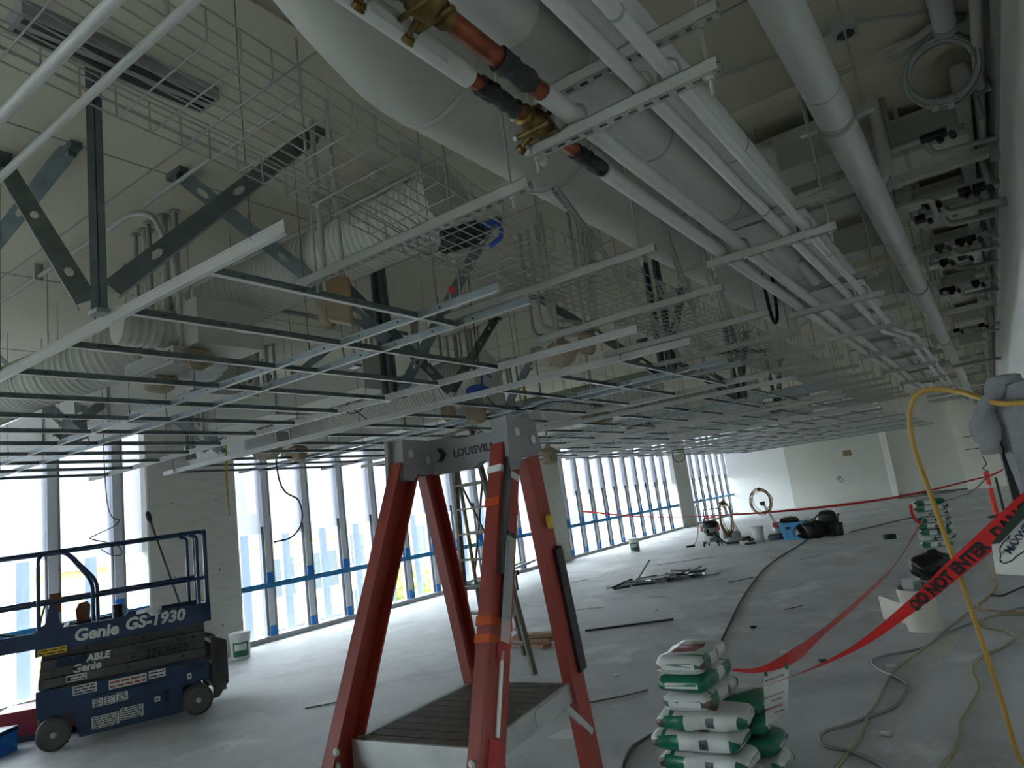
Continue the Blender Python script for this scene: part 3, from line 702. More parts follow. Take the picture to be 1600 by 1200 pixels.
# vertical conduits dropping in clusters
cl = [(-4.86, 2.53, .016), (-4.74, 2.55, .032), (-4.62, 2.5, .016), (-4.55, 2.56, .016), (-4.46, 2.52, .03), (-4.34, 2.54, .018)]
for (dx, dy, ll, zb) in ((0, 0, 'beside the first steel stud post', 3.0), (-2.6, 2.7, 'above the concrete column by the windows', 2.9), (-.8, 4.5, 'behind the second ceiling bay', 3.0), (-1.6, 6.5, 'behind the red ladder cap', 2.8), (-1.2, 10.5, 'far down the middle of the room', 2.9)):
    bx = root('junction_box', 'white junction box collecting a cluster of drop conduits ' + ll, 'junction box', (-4.6+dx, 2.53+dy, zb-.1), 'conduit junction boxes')
    part('box_body', MB().bb(-4.92+dx, -4.28+dx, 2.45+dy, 2.62+dy, zb-.12, zb), WHITE, bx)
    part('cover', MB().bb(-4.88+dx, -4.32+dx, 2.44+dy, 2.45+dy, zb-.1, zb-.02), GREYTRIM, bx)
    for (x, y, rr), wh in zip(cl, ('leftmost slim', 'thick left', 'third slim', 'fourth slim', 'thick right', 'rightmost slim')):
        o = root('drop_conduit', wh + ' conduit in the cluster ' + ll, 'conduit', (x+dx, y+dy, zb), 'drop conduits ' + ll)
        part('conduit_run', MB().tube([(x+dx, y+dy, zb), (x+dx, y+dy, ZC)], rr, 10), WHITE, o, 60)
        part('slab_flange', MB().lathe([(rr+.02, 0), (rr+.02, .012)], (x+dx, y+dy, ZC-.012), (0, 0, 1), 14), WHITE, o, 40)
# hanging conduit loops in the middle
for i, (x, y, lab) in enumerate(((-3.0, 4.9, 'pair of white conduits bent into a U above the second cable tray strut'), (-5.6, 5.4, 'curved white conduit stub hanging over the ladder'))):
    o = root('bent_conduit', lab, 'conduit', (x, y, 3.0))
    for k in range(3):
        part('conduit_run', MB().tube(rounded([(x+.09*k, y, ZC), (x+.09*k, y, 3.05+.05*k), (x+.35, y+.5, 3.05+.05*k), (x+.35+.05*k, y+.5, ZC)], .1, 5), .017, 8), WHITE, o, 60)
# ---- steel stud bracing
def stud_mb(a, b, web, wd=.092, fl=.034, lip=.008, hole_at=.28, pitch=.62):
    a, b = Vector(a), Vector(b); L = (b-a).length; d = (b-a).normalized(); w_ = Vector(web); w_ = (w_-d*w_.dot(d)).normalized(); f_ = d.cross(w_)
    mb = MB(); P = lambda l, s, q: a+d*l+w_*s+f_*q
    # web with punched keyhole openings
    holes = []; x = hole_at
    while x < L-.12: holes.append(x); x += pitch
    last = 0
    def quad(l0, l1):
        if l1-l0 > 1e-4: n = mb.pts([P(l0, -wd/2, 0), P(l1, -wd/2, 0), P(l1, wd/2, 0), P(l0, wd/2, 0)]); mb.face((n, n+1, n+2, n+3))
    for h in holes:
        l0, l1 = h-.06, h+.06; quad(last, l0)
        out = [(l0, -wd/2), (h, -wd/2), (l1, -wd/2), (l1, 0), (l1, wd/2), (h, wd/2), (l0, wd/2), (l0, 0)]
        inn = [(h-.032, -.014), (h, -.019), (h+.032, -.014), (h+.045, 0), (h+.032, .014), (h, .019), (h-.032, .014), (h-.045, 0)]
        o = mb.pts([P(u, v, 0) for u, v in out]); i = mb.pts([P(u, v, 0) for u, v in inn])
        for k in range(8): mb.face((o+k, o+(k+1) % 8, i+(k+1) % 8, i+k))
        last = l1
    quad(last, L)
    for s in (-1, 1):
        n = mb.pts([P(0, s*wd/2, 0), P(L, s*wd/2, 0), P(L, s*wd/2, fl), P(0, s*wd/2, fl), P(L, s*(wd/2-lip), fl), P(0, s*(wd/2-lip), fl)])
        mb.face((n, n+1, n+2, n+3)); mb.face((n+3, n+2, n+4, n+5))
    return mb
EYE = Vector((0, 0, 1.65))
def brace(label, base, posts, diags, m=GALVD, webdir=(0, 1, 0)):
    base = Vector(base); r = root('steel_stud_brace', label, 'stud brace', base, 'steel stud braces above the grid')
    for p in posts:
        part('post', stud_mb(base+Vector((p, 0, 0)), (base.x+p, base.y, ZC), (.426, .905, 0), .066, .04, .006, 9), m, r)
        part('seam', MB().beam(base+Vector((p+.004, -.001, .02)), (base.x+p+.004, base.y-.001, ZC-.02), .004, .004), BLACK, r)
    for (b0, t, wdir) in diags:
        wv_ = ((Vector(b0)+Vector(t))/2-EYE).cross(Vector(t)-Vector(b0)).normalized()
        part('diagonal', stud_mb(Vector(b0), Vector(t), wv_*.85+Vector(wdir)*.25), m, r)
        t = Vector(t); d = Vector(b0)-t
        part('slab_clip', MB().box((t.x, t.y, ZC-.02), (.16, .06, .04)), m, r)
        part('clip_leg', MB().box((t.x, t.y, ZC-.045), (.05, .04, .05)), m, r)
    part('screw_plate', MB().bb(base.x-.04, base.x+.04, base.y-.03, base.y+.03, base.z-.02, base.z), GALV, r)
    return r
brace('dark steel stud post with two diagonals at the upper left, nearest the camera', (-3.136, 1.46, 2.76), [0],
      [((-3.10, 1.50, 2.86), (-2.93, 2.60, 3.99), (1, 0, .3)), ((-3.16, 1.42, 2.80), (-4.29, 1.48, 3.99), (0, 1, 0))])
brace('dark steel diagonal pair crossing behind the nearest post', (-3.55, 3.35, 2.78), [],
      [((-3.4, 3.55, 2.95), (-3.83, 2.27, 3.99), (1, 0, .2)), ((-5.4, 1.62, 3.55), (-3.94, 1.70, 3.99), (0, 1, 0))])
brace('steel stud V brace with a tall post behind the nearest slotted strut', (-4.39, 4.5, 2.76), [0, .1],
      [((-3.92, 4.84, 2.76), (-4.75, 4.4, 3.99), (0, 1, .3)), ((-3.92, 4.84, 2.76), (-4.77, 6.93, 3.99), (1, 0, 0)), ((-4.2, 4.5, 2.8), (-3.0, 4.5, 3.99), (0, 1, 0))])
brace('steel stud V brace above the concrete column and lift', (-7.42, 4.78, 2.75), [-.7, -.6],
      [((-7.42, 4.78, 2.75), (-8.96, 5.03, 3.99), (0, 1, .2)), ((-7.42, 4.78, 2.75), (-7.9, 3.3, 3.99), (1, 0, .2)), ((-7.7, 4.7, 2.8), (-6.6, 5.9, 3.99), (1, 0, 0))], GALV)
brace('steel stud V brace at the far left edge above the lift', (-6.6, 2.85, 2.75), [],
      [((-6.6, 2.9, 2.75), (-9.0, 3.9, 3.99), (1, 1, 0)), ((-6.6, 2.9, 2.75), (-6.97, 1.9, 3.99), (1, 0, .2)), ((-7.1, 2.9, 2.85), (-7.27, 4.3, 3.99), (1, 0, .2))], GALV)
brace('light steel stud brace in the second ceiling bay', (-2.6, 6.7, 2.76), [0, .12],
      [((-2.6, 6.7, 2.76), (-3.9, 6.5, 3.99), (0, 1, 0)), ((-2.6, 6.7, 2.76), (-2.7, 8.0, 3.99), (1, 0, 0))])
brace('steel stud brace behind the ladder cap', (-6.5, 8.85, 2.76), [],
      [((-6.5, 8.85, 2.75), (-7.8, 8.7, 3.99), (0, 1, 0)), ((-6.5, 8.85, 2.75), (-6.4, 10.1, 3.99), (1, 0, 0)), ((-6.5, 8.85, 2.75), (-5.4, 8.85, 3.99), (0, 1, 0))], GALV)
brace('steel stud post in the third ceiling bay', (-2.9, 10.2, 2.76), [0, .1],
      [((-2.9, 10.2, 2.76), (-4.2, 10.1, 3.99), (0, 1, 0)), ((-2.9, 10.2, 2.76), (-2.95, 11.5, 3.99), (1, 0, 0))])
brace('steel stud brace far down the room', (-3.3, 14, 2.76), [0],
      [((-3.3, 14, 2.76), (-4.6, 13.9, 3.99), (0, 1, 0)), ((-3.3, 14, 2.76), (-3.35, 15.3, 3.99), (1, 0, 0))])
# long white perforated bracing straps running down from the tray
def perf(label, a, b, m=WHITE):
    a, b = Vector(a), Vector(b); d = (b-a).normalized(); L = (b-a).length
    ax = d; side = Vector((-d.y, d.x, 0)).normalized(); up = ax.cross(side)*-1 if ax.cross(side).z < 0 else ax.cross(side)
    src = strut_mb(L, Vector((1, 0, 0)), w=.035, h=.02); R = Matrix((ax, side, up)).transposed()
    for p in src.v: p.xyz = a+R @ p
    o = solo('perforated_strut', src, m, label, 'strut', 'perforated bracing struts'); return o
perf('white perforated brace slanting down past the second and third tray struts', (-1.45, 2.75, 3.1), (-2.3, 6.5, 2.8))
perf('short steep perforated brace beside the third tray strut', (-1.32, 3.7, 3.25), (-1.5, 4.6, 2.83))
perf('perforated brace slanting beyond the third tray strut', (-1.55, 4.15, 2.95), (-2.1, 6.1, 2.78))
perf('perforated brace next to the tray beyond the fourth strut', (-1.25, 4.1, 3.2), (-1.7, 6.4, 2.85))

# ---- brown paper covers tied over sprinkler heads, straps, loose cables
def paper_cover(c, s, seed, label, m=KRAFT, drop=True):
    c = Vector(c); r = root('paper_cover', label, 'paper bag', (c.x, c.y, c.z-s[2]), 'brown paper covers over ceiling outlets')
    part('paper', crumple(MB(), c, s, seed, 16, 9, .16), m, r, 25)
    part('neck', crumple(MB(), c+Vector((0, 0, s[2]*1.05)), (s[0]*.35, s[1]*.35, s[2]*.5), seed+3, 10, 6, .15), m, r, 25)
    if drop: part('drop_pipe', MB().tube([(c.x, c.y, c.z+s[2]), (c.x, c.y, ZC)], .016, 8), WHITE, r, 60)
    return r
paper_cover((-2.84, 2.52, 2.86), (.055, .045, .11), 1, 'long brown paper cover with an orange torn foot, left of a cardboard one')
kb = root('cardboard_cover', 'brown cardboard box cover hanging under the slotted strut', 'cardboard box', (-2.62, 2.45, 2.78), 'brown paper covers over ceiling outlets')
part('hanger', MB().tube([(-2.62, 2.45, 2.95), (-2.62, 2.45, ZC)], .012, 8), WHITE, kb, 60)
part('board_sleeve', MB().prism([(-.06, 0), (.055, -.015), (.06, .19), (-.055, .21)], (-2.62, 2.4, 2.76), (.8, .6, 0), (0, 0, 1), (-.6, .8, 0), .07), KRAFTD, kb)
part('board_foot', MB().prism([(-.058, -.01), (.052, -.045), (.056, .07), (-.056, .08)], (-2.62, 2.396, 2.74), (.8, .6, 0), (0, 0, 1), (-.6, .8, 0), .068), KRAFT, kb)
paper_cover((-2.66, 4.72, 2.80), (.12, .08, .10), 2, 'crumpled brown paper cover in the gap right of the first grid bay')
paper_cover((-2.44, 4.78, 2.84), (.06, .05, .09), 5, 'small grey-brown paper cover beside a larger crumpled one')
paper_cover((-4.7, 6.2, 2.80), (.12, .1, .17), 7, 'brown paper cover hanging over the red ladder')
paper_cover((-4.98, 6.05, 2.84), (.07, .06, .13), 8, 'torn brown paper scrap left of the cover over the ladder')
paper_cover((-7.6, 5.55, 2.80), (.17, .15, .13), 10, 'boxy brown paper cover just right of the concrete column')
paper_cover((-7.85, 6.2, 2.78), (.13, .12, .11), 12, 'small brown paper cover between the column and ladder')
paper_cover((-4.85, 9.4, 2.82), (.22, .16, .10), 13, 'brown paper cover lying on the tees beyond the ladder')
paper_cover((-5.9, 9.6, 2.40), (.12, .10, .13), 14, 'brown paper bag hanging below the grid right of the ladder cap')
bp_ = root('blue_wrapped_end', 'blue plastic wrapped duct end above the ladder', 'plastic wrap', (-4.3, 5.9, 2.85))
part('wrap', crumple(MB(), (-4.3, 5.75, 2.90), (.12, .08, .06), 21, 16, 9, .2), BLUEPL, bp_, 25)
part('tail', MB().tube(spline([(-4.2, 5.7, 2.95), (-4.12, 5.65, 3.05), (-4.1, 5.75, 3.0)], 4), .012, 6), BLUEPL, bp_, 60)
bw = root('cable_bundle', 'dark and blue cable bundle tied in the wire tray', 'cable bundle', (-1.75, 2.35, 2.80))
part('bundle', crumple(MB(), (-1.75, 2.35, 2.86), (.12, .05, .05), 31, 14, 8, .2), BLACK, bw, 25)
part('tail', MB().tube(spline([(-1.7, 2.35, 2.86), (-1.6, 2.42, 2.9), (-1.56, 2.4, 2.82), (-1.6, 2.36, 2.77)], 5), .012, 6), BLUEPL, bw, 60)
def strap(label, x, y, z0, z1, wd=.03, m=YSTRAP):
    r = root('yellow_strap', label, 'strap', (x, y, z0), 'yellow straps and cables hanging from the ceiling')
    part('webbing', MB().grid(lambda u, v: Vector((x+wd*(u-.5)*math.cos(v*2), y+wd*(u-.5)*math.sin(v*2)+.015*math.sin(6*v), z1+(z0-z1)*v)), 3, 12), m, r)
    part('frayed_end', MB().tube([(x, y, z0), (x+.02, y, z0-.05)], .004, 5).tube([(x, y, z0), (x-.02, y+.01, z0-.06)], .004, 5), PAPER, r, kind='stuff')
strap('long yellow strap hanging in front of the nearest concrete column', -7.9, 5.15, 2.02, 3.99)
strap('yellow strap hanging beside the red ladder cap', -6.6, 10.2, 2.20, 3.99, .06)
strap('yellow strap hanging by the farthest column', -7.9, 20.5, 2.12, 3.99, .07)
strap('short yellow strap hanging near the white end of the far wall', -6.5, 27.5, 2.3, 3.99, .07)
def cable(name, label, pts, r, m, cat='cable', group=None, n=6, closed=False):
    return solo(name, MB().tube(spline(pts, 6), r, n), m, label, cat, group, 60)
cable('hanging_cable', 'black cable hanging in a curl before the window right of the column', [(-8.3, 6.2, 3.99), (-8.3, 6.2, 2.5), (-8.22, 6.45, 2.15), (-8.25, 6.5, 1.85), (-8.3, 6.35, 1.66), (-8.4, 6.12, 1.62)], .012, BLACK)
cable('hanging_cable', 'thin looped grey wire hanging before the window left of the column', [(-8.5, 3.95, 3.99), (-8.5, 3.98, 2.35), (-8.48, 4.1, 2.1), (-8.5, 3.85, 1.97), (-8.5, 3.8, 1.93), (-8.45, 4.05, 1.83), (-8.45, 4.1, 1.72), (-8.45, 4.0, 1.72), (-8.45, 3.88, 1.8)], .006, DARKG)
cable('hanging_cable', 'coil of black cable hanging at the far edge of the grid', [(-7.9, 20.2, 2.85)]+arc((-7.9, 20.3, 2.55), .2, PI/2, PI/2+6, 18, (.7, .7, 0), (0, 0, 1)), .012, BLACK)
cable('hanging_cable', 'loops of black flexible cable at a junction above the ladder', [(-5.3, 5.0, 2.98)]+arc((-5.4, 5.05, 2.92), .10, 0, 9, 20, (.8, .6, 0), (.1, .3, .8))+[(-5.5, 5.3, 2.80)], .006, BLACK)
cable('hanging_cable', 'thin black wires curling above the ladder cap', [(-3.9, 5.3, 3.99), (-3.88, 5.3, 2.8), (-3.6, 5.4, 2.55), (-3.3, 5.6, 2.58), (-3.0, 6.0, 2.5)], .005, BLACK)
cable('hanging_cable', 'dark flexible hose hanging from the end of the big duct', [(-1.3, 5.9, 3.3), (-1.28, 5.85, 2.95), (-1.27, 5.9, 2.86), (-1.25, 5.95, 2.95), (-1.24, 6.0, 3.3)], .014, BLACK)
o = root('grey_tube', 'dark tube with a ring end lying on the tees at the right of the grid', 'tube', (-1.7, 6.6, 2.80))
part('tube_body', MB().tube([(-1.95, 6.35, 2.82), (-1.62, 6.9, 2.82)], .018, 12), DARKG, o, 60)
part('ring_end', MB().lathe([(.02, 0), (.032, .005), (.032, .02), (.02, .022)], (-1.62, 6.9, 2.82), (.5, .85, 0), 14), STEEL, o, 40)
rv = root('red_valve_handle', 'tiny red handle on top of a tee by the wire tray', 'valve', (-2.15, 2.72, 2.75))
part('handle', MB().lathe([(.01, 0), (.022, .008), (.022, .02), (.01, .028)], (-2.15, 2.74, 2.80), (1, .3, .4), 10), REDT, rv, 40)
part('stem', MB().tube([(-2.15, 2.74, 2.74), (-2.15, 2.74, 2.80)], .006, 6), STEEL, rv)
for i, (x, y) in enumerate(((-5.35, 3.75), (-6.1, 6.7))):
    sp = root('sprinkler_drop', ['white sprinkler drop with an orange cap near the ribbed duct', 'white sprinkler drop with an orange cap near the second duct'][i], 'sprinkler', (x, y, 3.05))
    part('drop', MB().tube(rounded([(x+.15, y, 3.75), (x+.15, y, 3.1), (x, y, 3.0), (x, y, 3.4)], .1, 4), .02, 10), WHITE, sp, 60)
    part('cap', MB().lathe([(.026, 0), (.026, .05), (.012, .06)], (x, y, 3.4), (0, 0, 1), 12), ORNG, sp, 40)
    part('branch', MB().tube([(x+.15, y, 3.75), (x+.15, y+2, 3.75)], .025, 10), WHITE, sp, 60)

# ---- crowded valve runs along the right wall
rw = random.Random(5)
def valve_run(label, y, z, x0, x1, r, vx, seed):
    rg = random.Random(seed); o = root('valve_pipe_run', label, 'pipe', ((x0+x1)/2, y, z-r), 'small pipe runs with black valves at the right wall')
    xm = x0+(x1-x0)*.35
    part('pipe_run', MB().tube(rounded([(x0, y, z), (xm, y, z), (xm+.03, y+.05, z-.10), (x1, y+.12, z-.10)], .05, 4), r, 10), WHITE, o, 60)
    for x in vx:
        v = part('valve', MB().lathe([(r+.004, -.04), (r+.012, -.035), (r+.012, .035), (r+.004, .04)], (x, y, z), (1, 0, 0), 10), BLACK, o, 40)
        if rg.random() < .75: part('actuator', MB().box((x+rg.uniform(-.01, .01), y-.03, z-.04), (rg.uniform(.025, .05), .04, rg.uniform(.03, .06)), Matrix.Rotation(rg.uniform(-.5, .5), 3, 'Y')), BLACK if rg.random() < .6 else WHITE, v)
        part('bonnet', MB().lathe([(.014, 0), (.02, .02), (.02, .05), (.012, .06)], (x+.06, y, z-.01), (.2, -.4, -1), 10), DARKG, v, 40)
    for x in (x0+.03, x1-.05): part('riser', MB().tube([(x, y, z), (x, y, ZC)], r*.9, 8), WHITE, o, 60)
    return o
vl = ['black-valved pipe run nearest the wire coil on the right wall', 'second black-valved pipe run along the right wall', 'third black-valved pipe run along the right wall', 'fourth black-valved pipe run along the right wall', 'fifth black-valved pipe run along the right wall', 'sixth black-valved pipe run along the right wall', 'seventh black-valved pipe run along the right wall']
for i, (y, z) in enumerate(((5.05, 3.62), (5.95, 3.48), (6.55, 3.55), (7.25, 3.45), (8.1, 3.5), (9.6, 3.5), (12.4, 3.4))):
    valve_run(vl[i], y, z, -.17, .40, .018+.004*(i % 3), sorted(random.Random(i+50).sample([-.12, -.04, .05, .12, .2, .29], 2+i % 2)), i)
def unit(label, x0, x1, y0, y1, z0, z1):
    o = root('terminal_unit', label, 'air unit', ((x0+x1)/2, (y0+y1)/2, z0), 'white terminal units near the right wall')
    part('casing', MB().bb(x0, x1, y0, y1, z0, z1), DUCT, o)
    part('access_panel', MB().bb(x0+.04, x1-.04, y0-.006, y0, z0+.03, z1-.03), WHITE, o)
    part('coil_header', MB().tube([(x1-.03, y0-.03, z0+.02), (x1-.03, y0-.03, z1-.02)], .016, 8), WHITE, o, 60)
    part('strap_hanger', MB().bb(x0+.1, x0+.13, y0-.008, y1+.008, z0-.004, ZC), WHITE, o)
    return o
ul = ['white air unit nearest the coil of wire', 'second white air unit along the right wall', 'third white air unit along the right wall', 'fourth white air unit along the right wall', 'fifth white air unit along the right wall', 'sixth white air unit along the right wall']
for i, y in enumerate((5.3, 6.9, 8.6, 10.8, 13.5, 16.5)): unit(ul[i], -.2, .28, y, y+.45, 3.66, 3.93)
rl = ['flat white duct crossing right of the pipe rack, nearest', 'second flat white duct crossing right of the pipe rack', 'third flat white duct crossing right of the pipe rack', 'fourth flat white duct crossing right of the pipe rack', 'fifth flat white duct crossing right of the pipe rack']
for i, y in enumerate((4.78, 5.3, 5.75, 7.3, 9.7)): rect_duct(-1.0, -.42, y, y+.36, 3.64, 3.9, rl[i])
o = root('wall_pipe', 'white pipe running along the top of the right wall', 'pipe', (.37, 12, 3.75))
part('pipe_run', MB().tube([(.375, .5, 3.80), (.375, 30, 3.80)], .03, 12), WHITE2, o, 60); joints(o, .375, 3.80, .03, [4.75, 6.1, 8.5, 12], GREYTRIM)
for y in (3, 5, 7, 9): part('clip', MB().bb(.34, .44, y-.01, y+.01, 3.76, 3.84), WHITE, o)
o = root('wall_duct', 'flat white trunking along the right wall beside the wall pipe', 'trunking', (.27, 12, 3.8))
part('trunking_run', MB().bb(.235, .315, 4.7, 30, 3.72, 3.86), WHITE, o)
for y in (6, 8, 10, 14): part('bracket', MB().bb(.225, .325, y-.015, y+.015, 3.70, ZC), WHITE, o)
for i, y in enumerate((5.7, 6.35, 8.0, 10.2, 12.0)):
    o = root('cross_beam', ['white bar crossing between the drain pipe and the right wall, nearest', 'second white bar between drain pipe and right wall', 'third white bar between drain pipe and right wall', 'fourth white bar between drain pipe and right wall', 'fifth white bar between drain pipe and right wall'][i], 'support bar', (0, y, 3.6), 'white bars between drain pipe and wall')
    part('bar', MB().bb(-.3, .43, y-.045, y+.045, 3.60, 3.66), DUCT, o)
    part('end_plate', MB().bb(.38, .44, y-.06, y+.06, 3.57, 3.69), WHITE, o)
    part('hanger', rod(-.25, y, 3.66), WHITE, o)
for i, (y, z) in enumerate(((6.15, 3.38), (12.7, 3.42))):
    o = root('crossing_conduit', ['white conduit with a bend reaching the right wall by the valves', 'thin straight conduit crossing the drain pipe to the right wall'][i], 'conduit', (.1, y, z))
    part('conduit_run', MB().tube(rounded([(-.23, y-.6, z), (-.02, y-.62, z), (-.0, y-.15, z), (.43, y, z)], .08, 5) if i == 0 else [(-1.6, y-.4, z), (.43, y, z)], .02 if i == 0 else .014, 10), WHITE, o, 60)
    part('clip', MB().bb(.38, .44, y-.02, y+.02, z-.03, z+.03), WHITE, o)
o = root('curved_conduit', 'white conduit bending up at the far right end of the pipe rack', 'conduit', (-.7, 16.6, 3.3))
part('conduit_run', MB().tube(rounded([(-1.45, 14.9, 3.3), (-.9, 15.6, 3.35), (-.1, 16.6, 3.35), (.05, 16.6, 3.45), (.05, 16.6, ZC)], .3, 6), .035, 12), WHITE2, o, 60)
part('clip', MB().bb(-.92, -.88, 15.57, 15.63, 3.3, ZC), WHITE, o)
eb = root('ceiling_box', 'square electrical box with an open knockout on the slab, right of the drain pipe', 'electrical box', (-.2, 3.96, 3.9))
part('box_body', MB().bb(-.26, -.14, 3.90, 4.02, 3.92, ZC), WHITE, eb)
part('opening', MB().lathe([(.045, 0), (.045, .004)], (-.2, 3.97, 3.916), (0, 0, 1), 16), BLACK, eb, 40)
part('flex_conduit', MB().tube(spline([(-.14, 3.96, 3.96), (.0, 4.0, 3.93), (.12, 4.12, 3.95), (.27, 4.19, 3.95)], 5), .010, 8), WHITE, eb, 60)
part('flex_conduit', MB().tube(spline([(-.26, 3.96, 3.96), (-.5, 3.98, 3.96), (-.9, 3.9, 3.97)], 5), .010, 8), WHITE, eb, 60)
fc = root('slab_flex', 'thick white flexible conduits snaking along the slab towards the wire coil', 'conduit', (0, 4.5, 3.9))
for k in range(2): part('flex_conduit', MB().tube(spline([(-.35, 4.42+.05*k, 3.96), (-.1, 4.46+.04*k, 3.95), (.08, 4.38+.07*k, 3.94), (.24, 4.3+.06*k, 3.95), (.34, 4.4, 3.97)], 6), .02, 8), WHITE, fc, 60)
co = root('wire_coil', 'round coil of white wire hanging on the right wall side of the ceiling', 'wire coil', (.2, 4.5, 3.6))
for k in range(11):
    rr = .165+.008*(k % 4); e = .008*(k-5)
    part('wire_loop', MB().tube(arc((.19+.008*math.sin(k*2.1), 4.47+e, 3.74+.012*math.cos(k*1.7)), rr, 0, 2*PI, 28, (1, -.04, 0), (0, -.38, .92)), .0045, 5), WHITE2 if k % 3 else GCORD, co, 60)
for a in (.3, 4.3, 4.75): part('tie', MB().box((.19+.178*math.cos(a), 4.47-.068*math.sin(a), 3.74+.164*math.sin(a)), (.035, .09, .035)), WHITE, co)
rs = root('riser_pipe', 'thick white riser pipe at the slab above the wire coil', 'pipe', (.24, 4.05, 3.5))
part('pipe_run', MB().tube([(.22, 3.6, 3.92), (.24, 4.1, 3.9), (.245, 4.22, 3.86)], .055, 16), WHITE2, rs, 60)
part('bell', MB().lathe([(.06, 0), (.062, .03), (.05, .05)], (.245, 4.2, 3.86), (0, 1, -.2), 16), WHITE, rs, 40)
lf2 = MB()
for i in range(46):   # distant tangle of small white pipes at the end of the room
    y = rw.uniform(15, 31); x = rw.uniform(-1.4, .3); z = rw.uniform(3.1, 3.9)
    if i % 2: lf2.tube([(x, y, z), (min(x+rw.uniform(.5, 1.6), .42), y, z)], rw.uniform(.02, .05), 6)
    else: lf2.tube([(x, y, z), (x, y+rw.uniform(.6, 2), z)], rw.uniform(.02, .06), 6)
solo('pipework', lf2, WHITE, 'tangle of small white pipes under the slab at the far right end', 'pipework', kind='stuff')
# ================================================================== things on the floor
# ---- scissor lift
LP0 = Vector((-7.675, 3.068, 0)); LU = Vector((.385, .923, 0)).normalized(); LN = Vector((.923, -.385, 0)).normalized()
lift = root('scissor_lift', 'blue and grey electric scissor lift parked by the windows', 'scissor lift', LP0, rotz=0)
UPZ = Vector((0, 0, 1)); LR = Matrix((LU, -LN, UPZ)).transposed()
def Lp(s, d, z): return LP0+LU*s-LN*d+UPZ*z          # s along, d depth away from camera, z up
def lbox(s0, s1, d0, d1, z0, z1, mb=None): return (mb or MB()).box(Lp((s0+s1)/2, (d0+d1)/2, (z0+z1)/2), (s1-s0, d1-d0, z1-z0), LR)
def lplate(poly, d, t, mb=None): return (mb or MB()).prism(poly, Lp(0, d, 0), LU, UPZ, -LN, t)
WDT = .76
part('chassis', lplate([(-.14, .30), (.05, .30), (.16, .24), (.20, .06), (1.1, .06), (1.1, .30), (1.36, .33), (1.36, .515), (-.14, .545)], .03, WDT-.06), LIFTB, lift)
part('chassis_hatch', lplate([(.22, .10), (1.02, .10), (1.02, .42), (.22, .40)], .012, .02), LIFTB, lift)
part('battery_door', lplate([(.72, .08), (1.05, .08), (1.05, .36), (.72, .36)], .02, .03), LIFTB, lift)
part('vent', lplate([(.93, .20), (.97, .20), (.97, .30), (.93, .30)], .006, .02), BLACK, lift)
part('hydraulic_gap', lplate([(.05, .18), (.15, .18), (.15, .30), (.05, .30)], .02, .03), BLACK, lift)
for s, z in ((-.005, .147), (1.238, .152)):
    for d in (-.01, WDT-.12):
        wmb = MB().lathe([(.06, 0), (.128, .004), (.146, .02), (.146, .11), (.128, .126), (.06, .13)], Lp(s, d+.12, .147), LN, 28)
        wh = part('wheel', wmb, RUBBER, lift, 40)
        part('rim', MB().lathe([(.124, .0), (.124, .006), (.035, .012)], Lp(s, d-.006, .147), LN, 24), LIFTG, wh, 40)
        part('hub', MB().lathe([(.026, 0), (.026, .02), (.016, .028)], Lp(s, d-.016, .147), LN, 12), STEEL, wh, 40)
for k in range(4):
    z0 = .56+.085*k
    part('scissor_arm', lbox(-.12+.01*k, 1.34, .05+.03*(k % 2), WDT-.05-.03*(k % 2), z0, z0+.079), LIFTG, lift)
    for s in (.12, .62, 1.12):
        part('pivot_pin', MB().lathe([(.016, 0), (.016, .012)], Lp(s+.05*k, .05+.03*(k % 2), z0+.04), LN, 10), BLACK, lift, 40)
part('platform_deck', lbox(-.12, 1.39, .02, WDT-.02, .905, .93), LIFTB, lift)
part('toe_board', lplate([(-.12, .885), (1.40, .905), (1.40, 1.095), (.0, 1.095), (-.12, 1.05)], .0, .025), LIFTB, lift)
part('toe_board', lplate([(-.12, .9), (1.40, .905), (1.40, 1.095), (-.12, 1.08)], WDT-.025, .025), LIFTB, lift)
part('toe_board', lbox(1.37, 1.40, 0, WDT, .905, 1.095), LIFTB, lift)
part('front_plate', lplate([(-.14, .86), (.08, .875), (.08, 1.09), (.02, 1.30), (-.02, 1.34), (-.06, 1.15), (-.14, 1.10)], -.012, .02), LIFTB, lift)
part('extension_deck', lbox(-1.05, -.10, .05, WDT-.05, .93, .955), LIFTB, lift)
part('extension_toe', lbox(-1.05, -.10, .04, .06, .93, 1.08), LIFTB, lift)
def rail(path, r=.019, rd=.07): return MB().tube(rounded(path, rd, 5), r, 10)
for d in (.015, WDT-.015):
    part('guard_rail', rail([Lp(-1.1, d, 1.80), Lp(-.1, d, 1.815), Lp(1.375, d, 1.845), Lp(1.375, d, 1.09)]), LIFTB, lift, 60)
    part('mid_rail', MB().tube([Lp(-1.1, d, 1.325), Lp(1.37, d, 1.355)], .019, 10), LIFTB, lift, 60)
    part('rail_post', MB().tube(rounded([Lp(1.22, d, 1.82), Lp(1.295, d, 1.80), Lp(1.295, d, 1.09)], .06), .019, 10), LIFTB, lift, 60)
part('entry_gate', rail([Lp(-.11, -.01, 1.09), Lp(-.11, -.01, 1.815), Lp(.11, -.01, 1.815), Lp(.335, -.01, 1.48), Lp(.335, -.01, 1.10)], .018, .09), LIFTB, lift, 60)
part('gate_inner', rail([Lp(-.05, .04, 1.80), Lp(.13, .04, 1.80), Lp(.375, .04, 1.48), Lp(.375, .04, 1.10)], .018, .08), LIFTB, lift, 60)
part('end_rail', rail([Lp(1.375, .0, 1.845), Lp(1.375, WDT, 1.845)]), LIFTB, lift, 60)
part('end_rail', rail([Lp(1.375, .0, 1.355), Lp(1.375, WDT, 1.355)]), LIFTB, lift, 60)
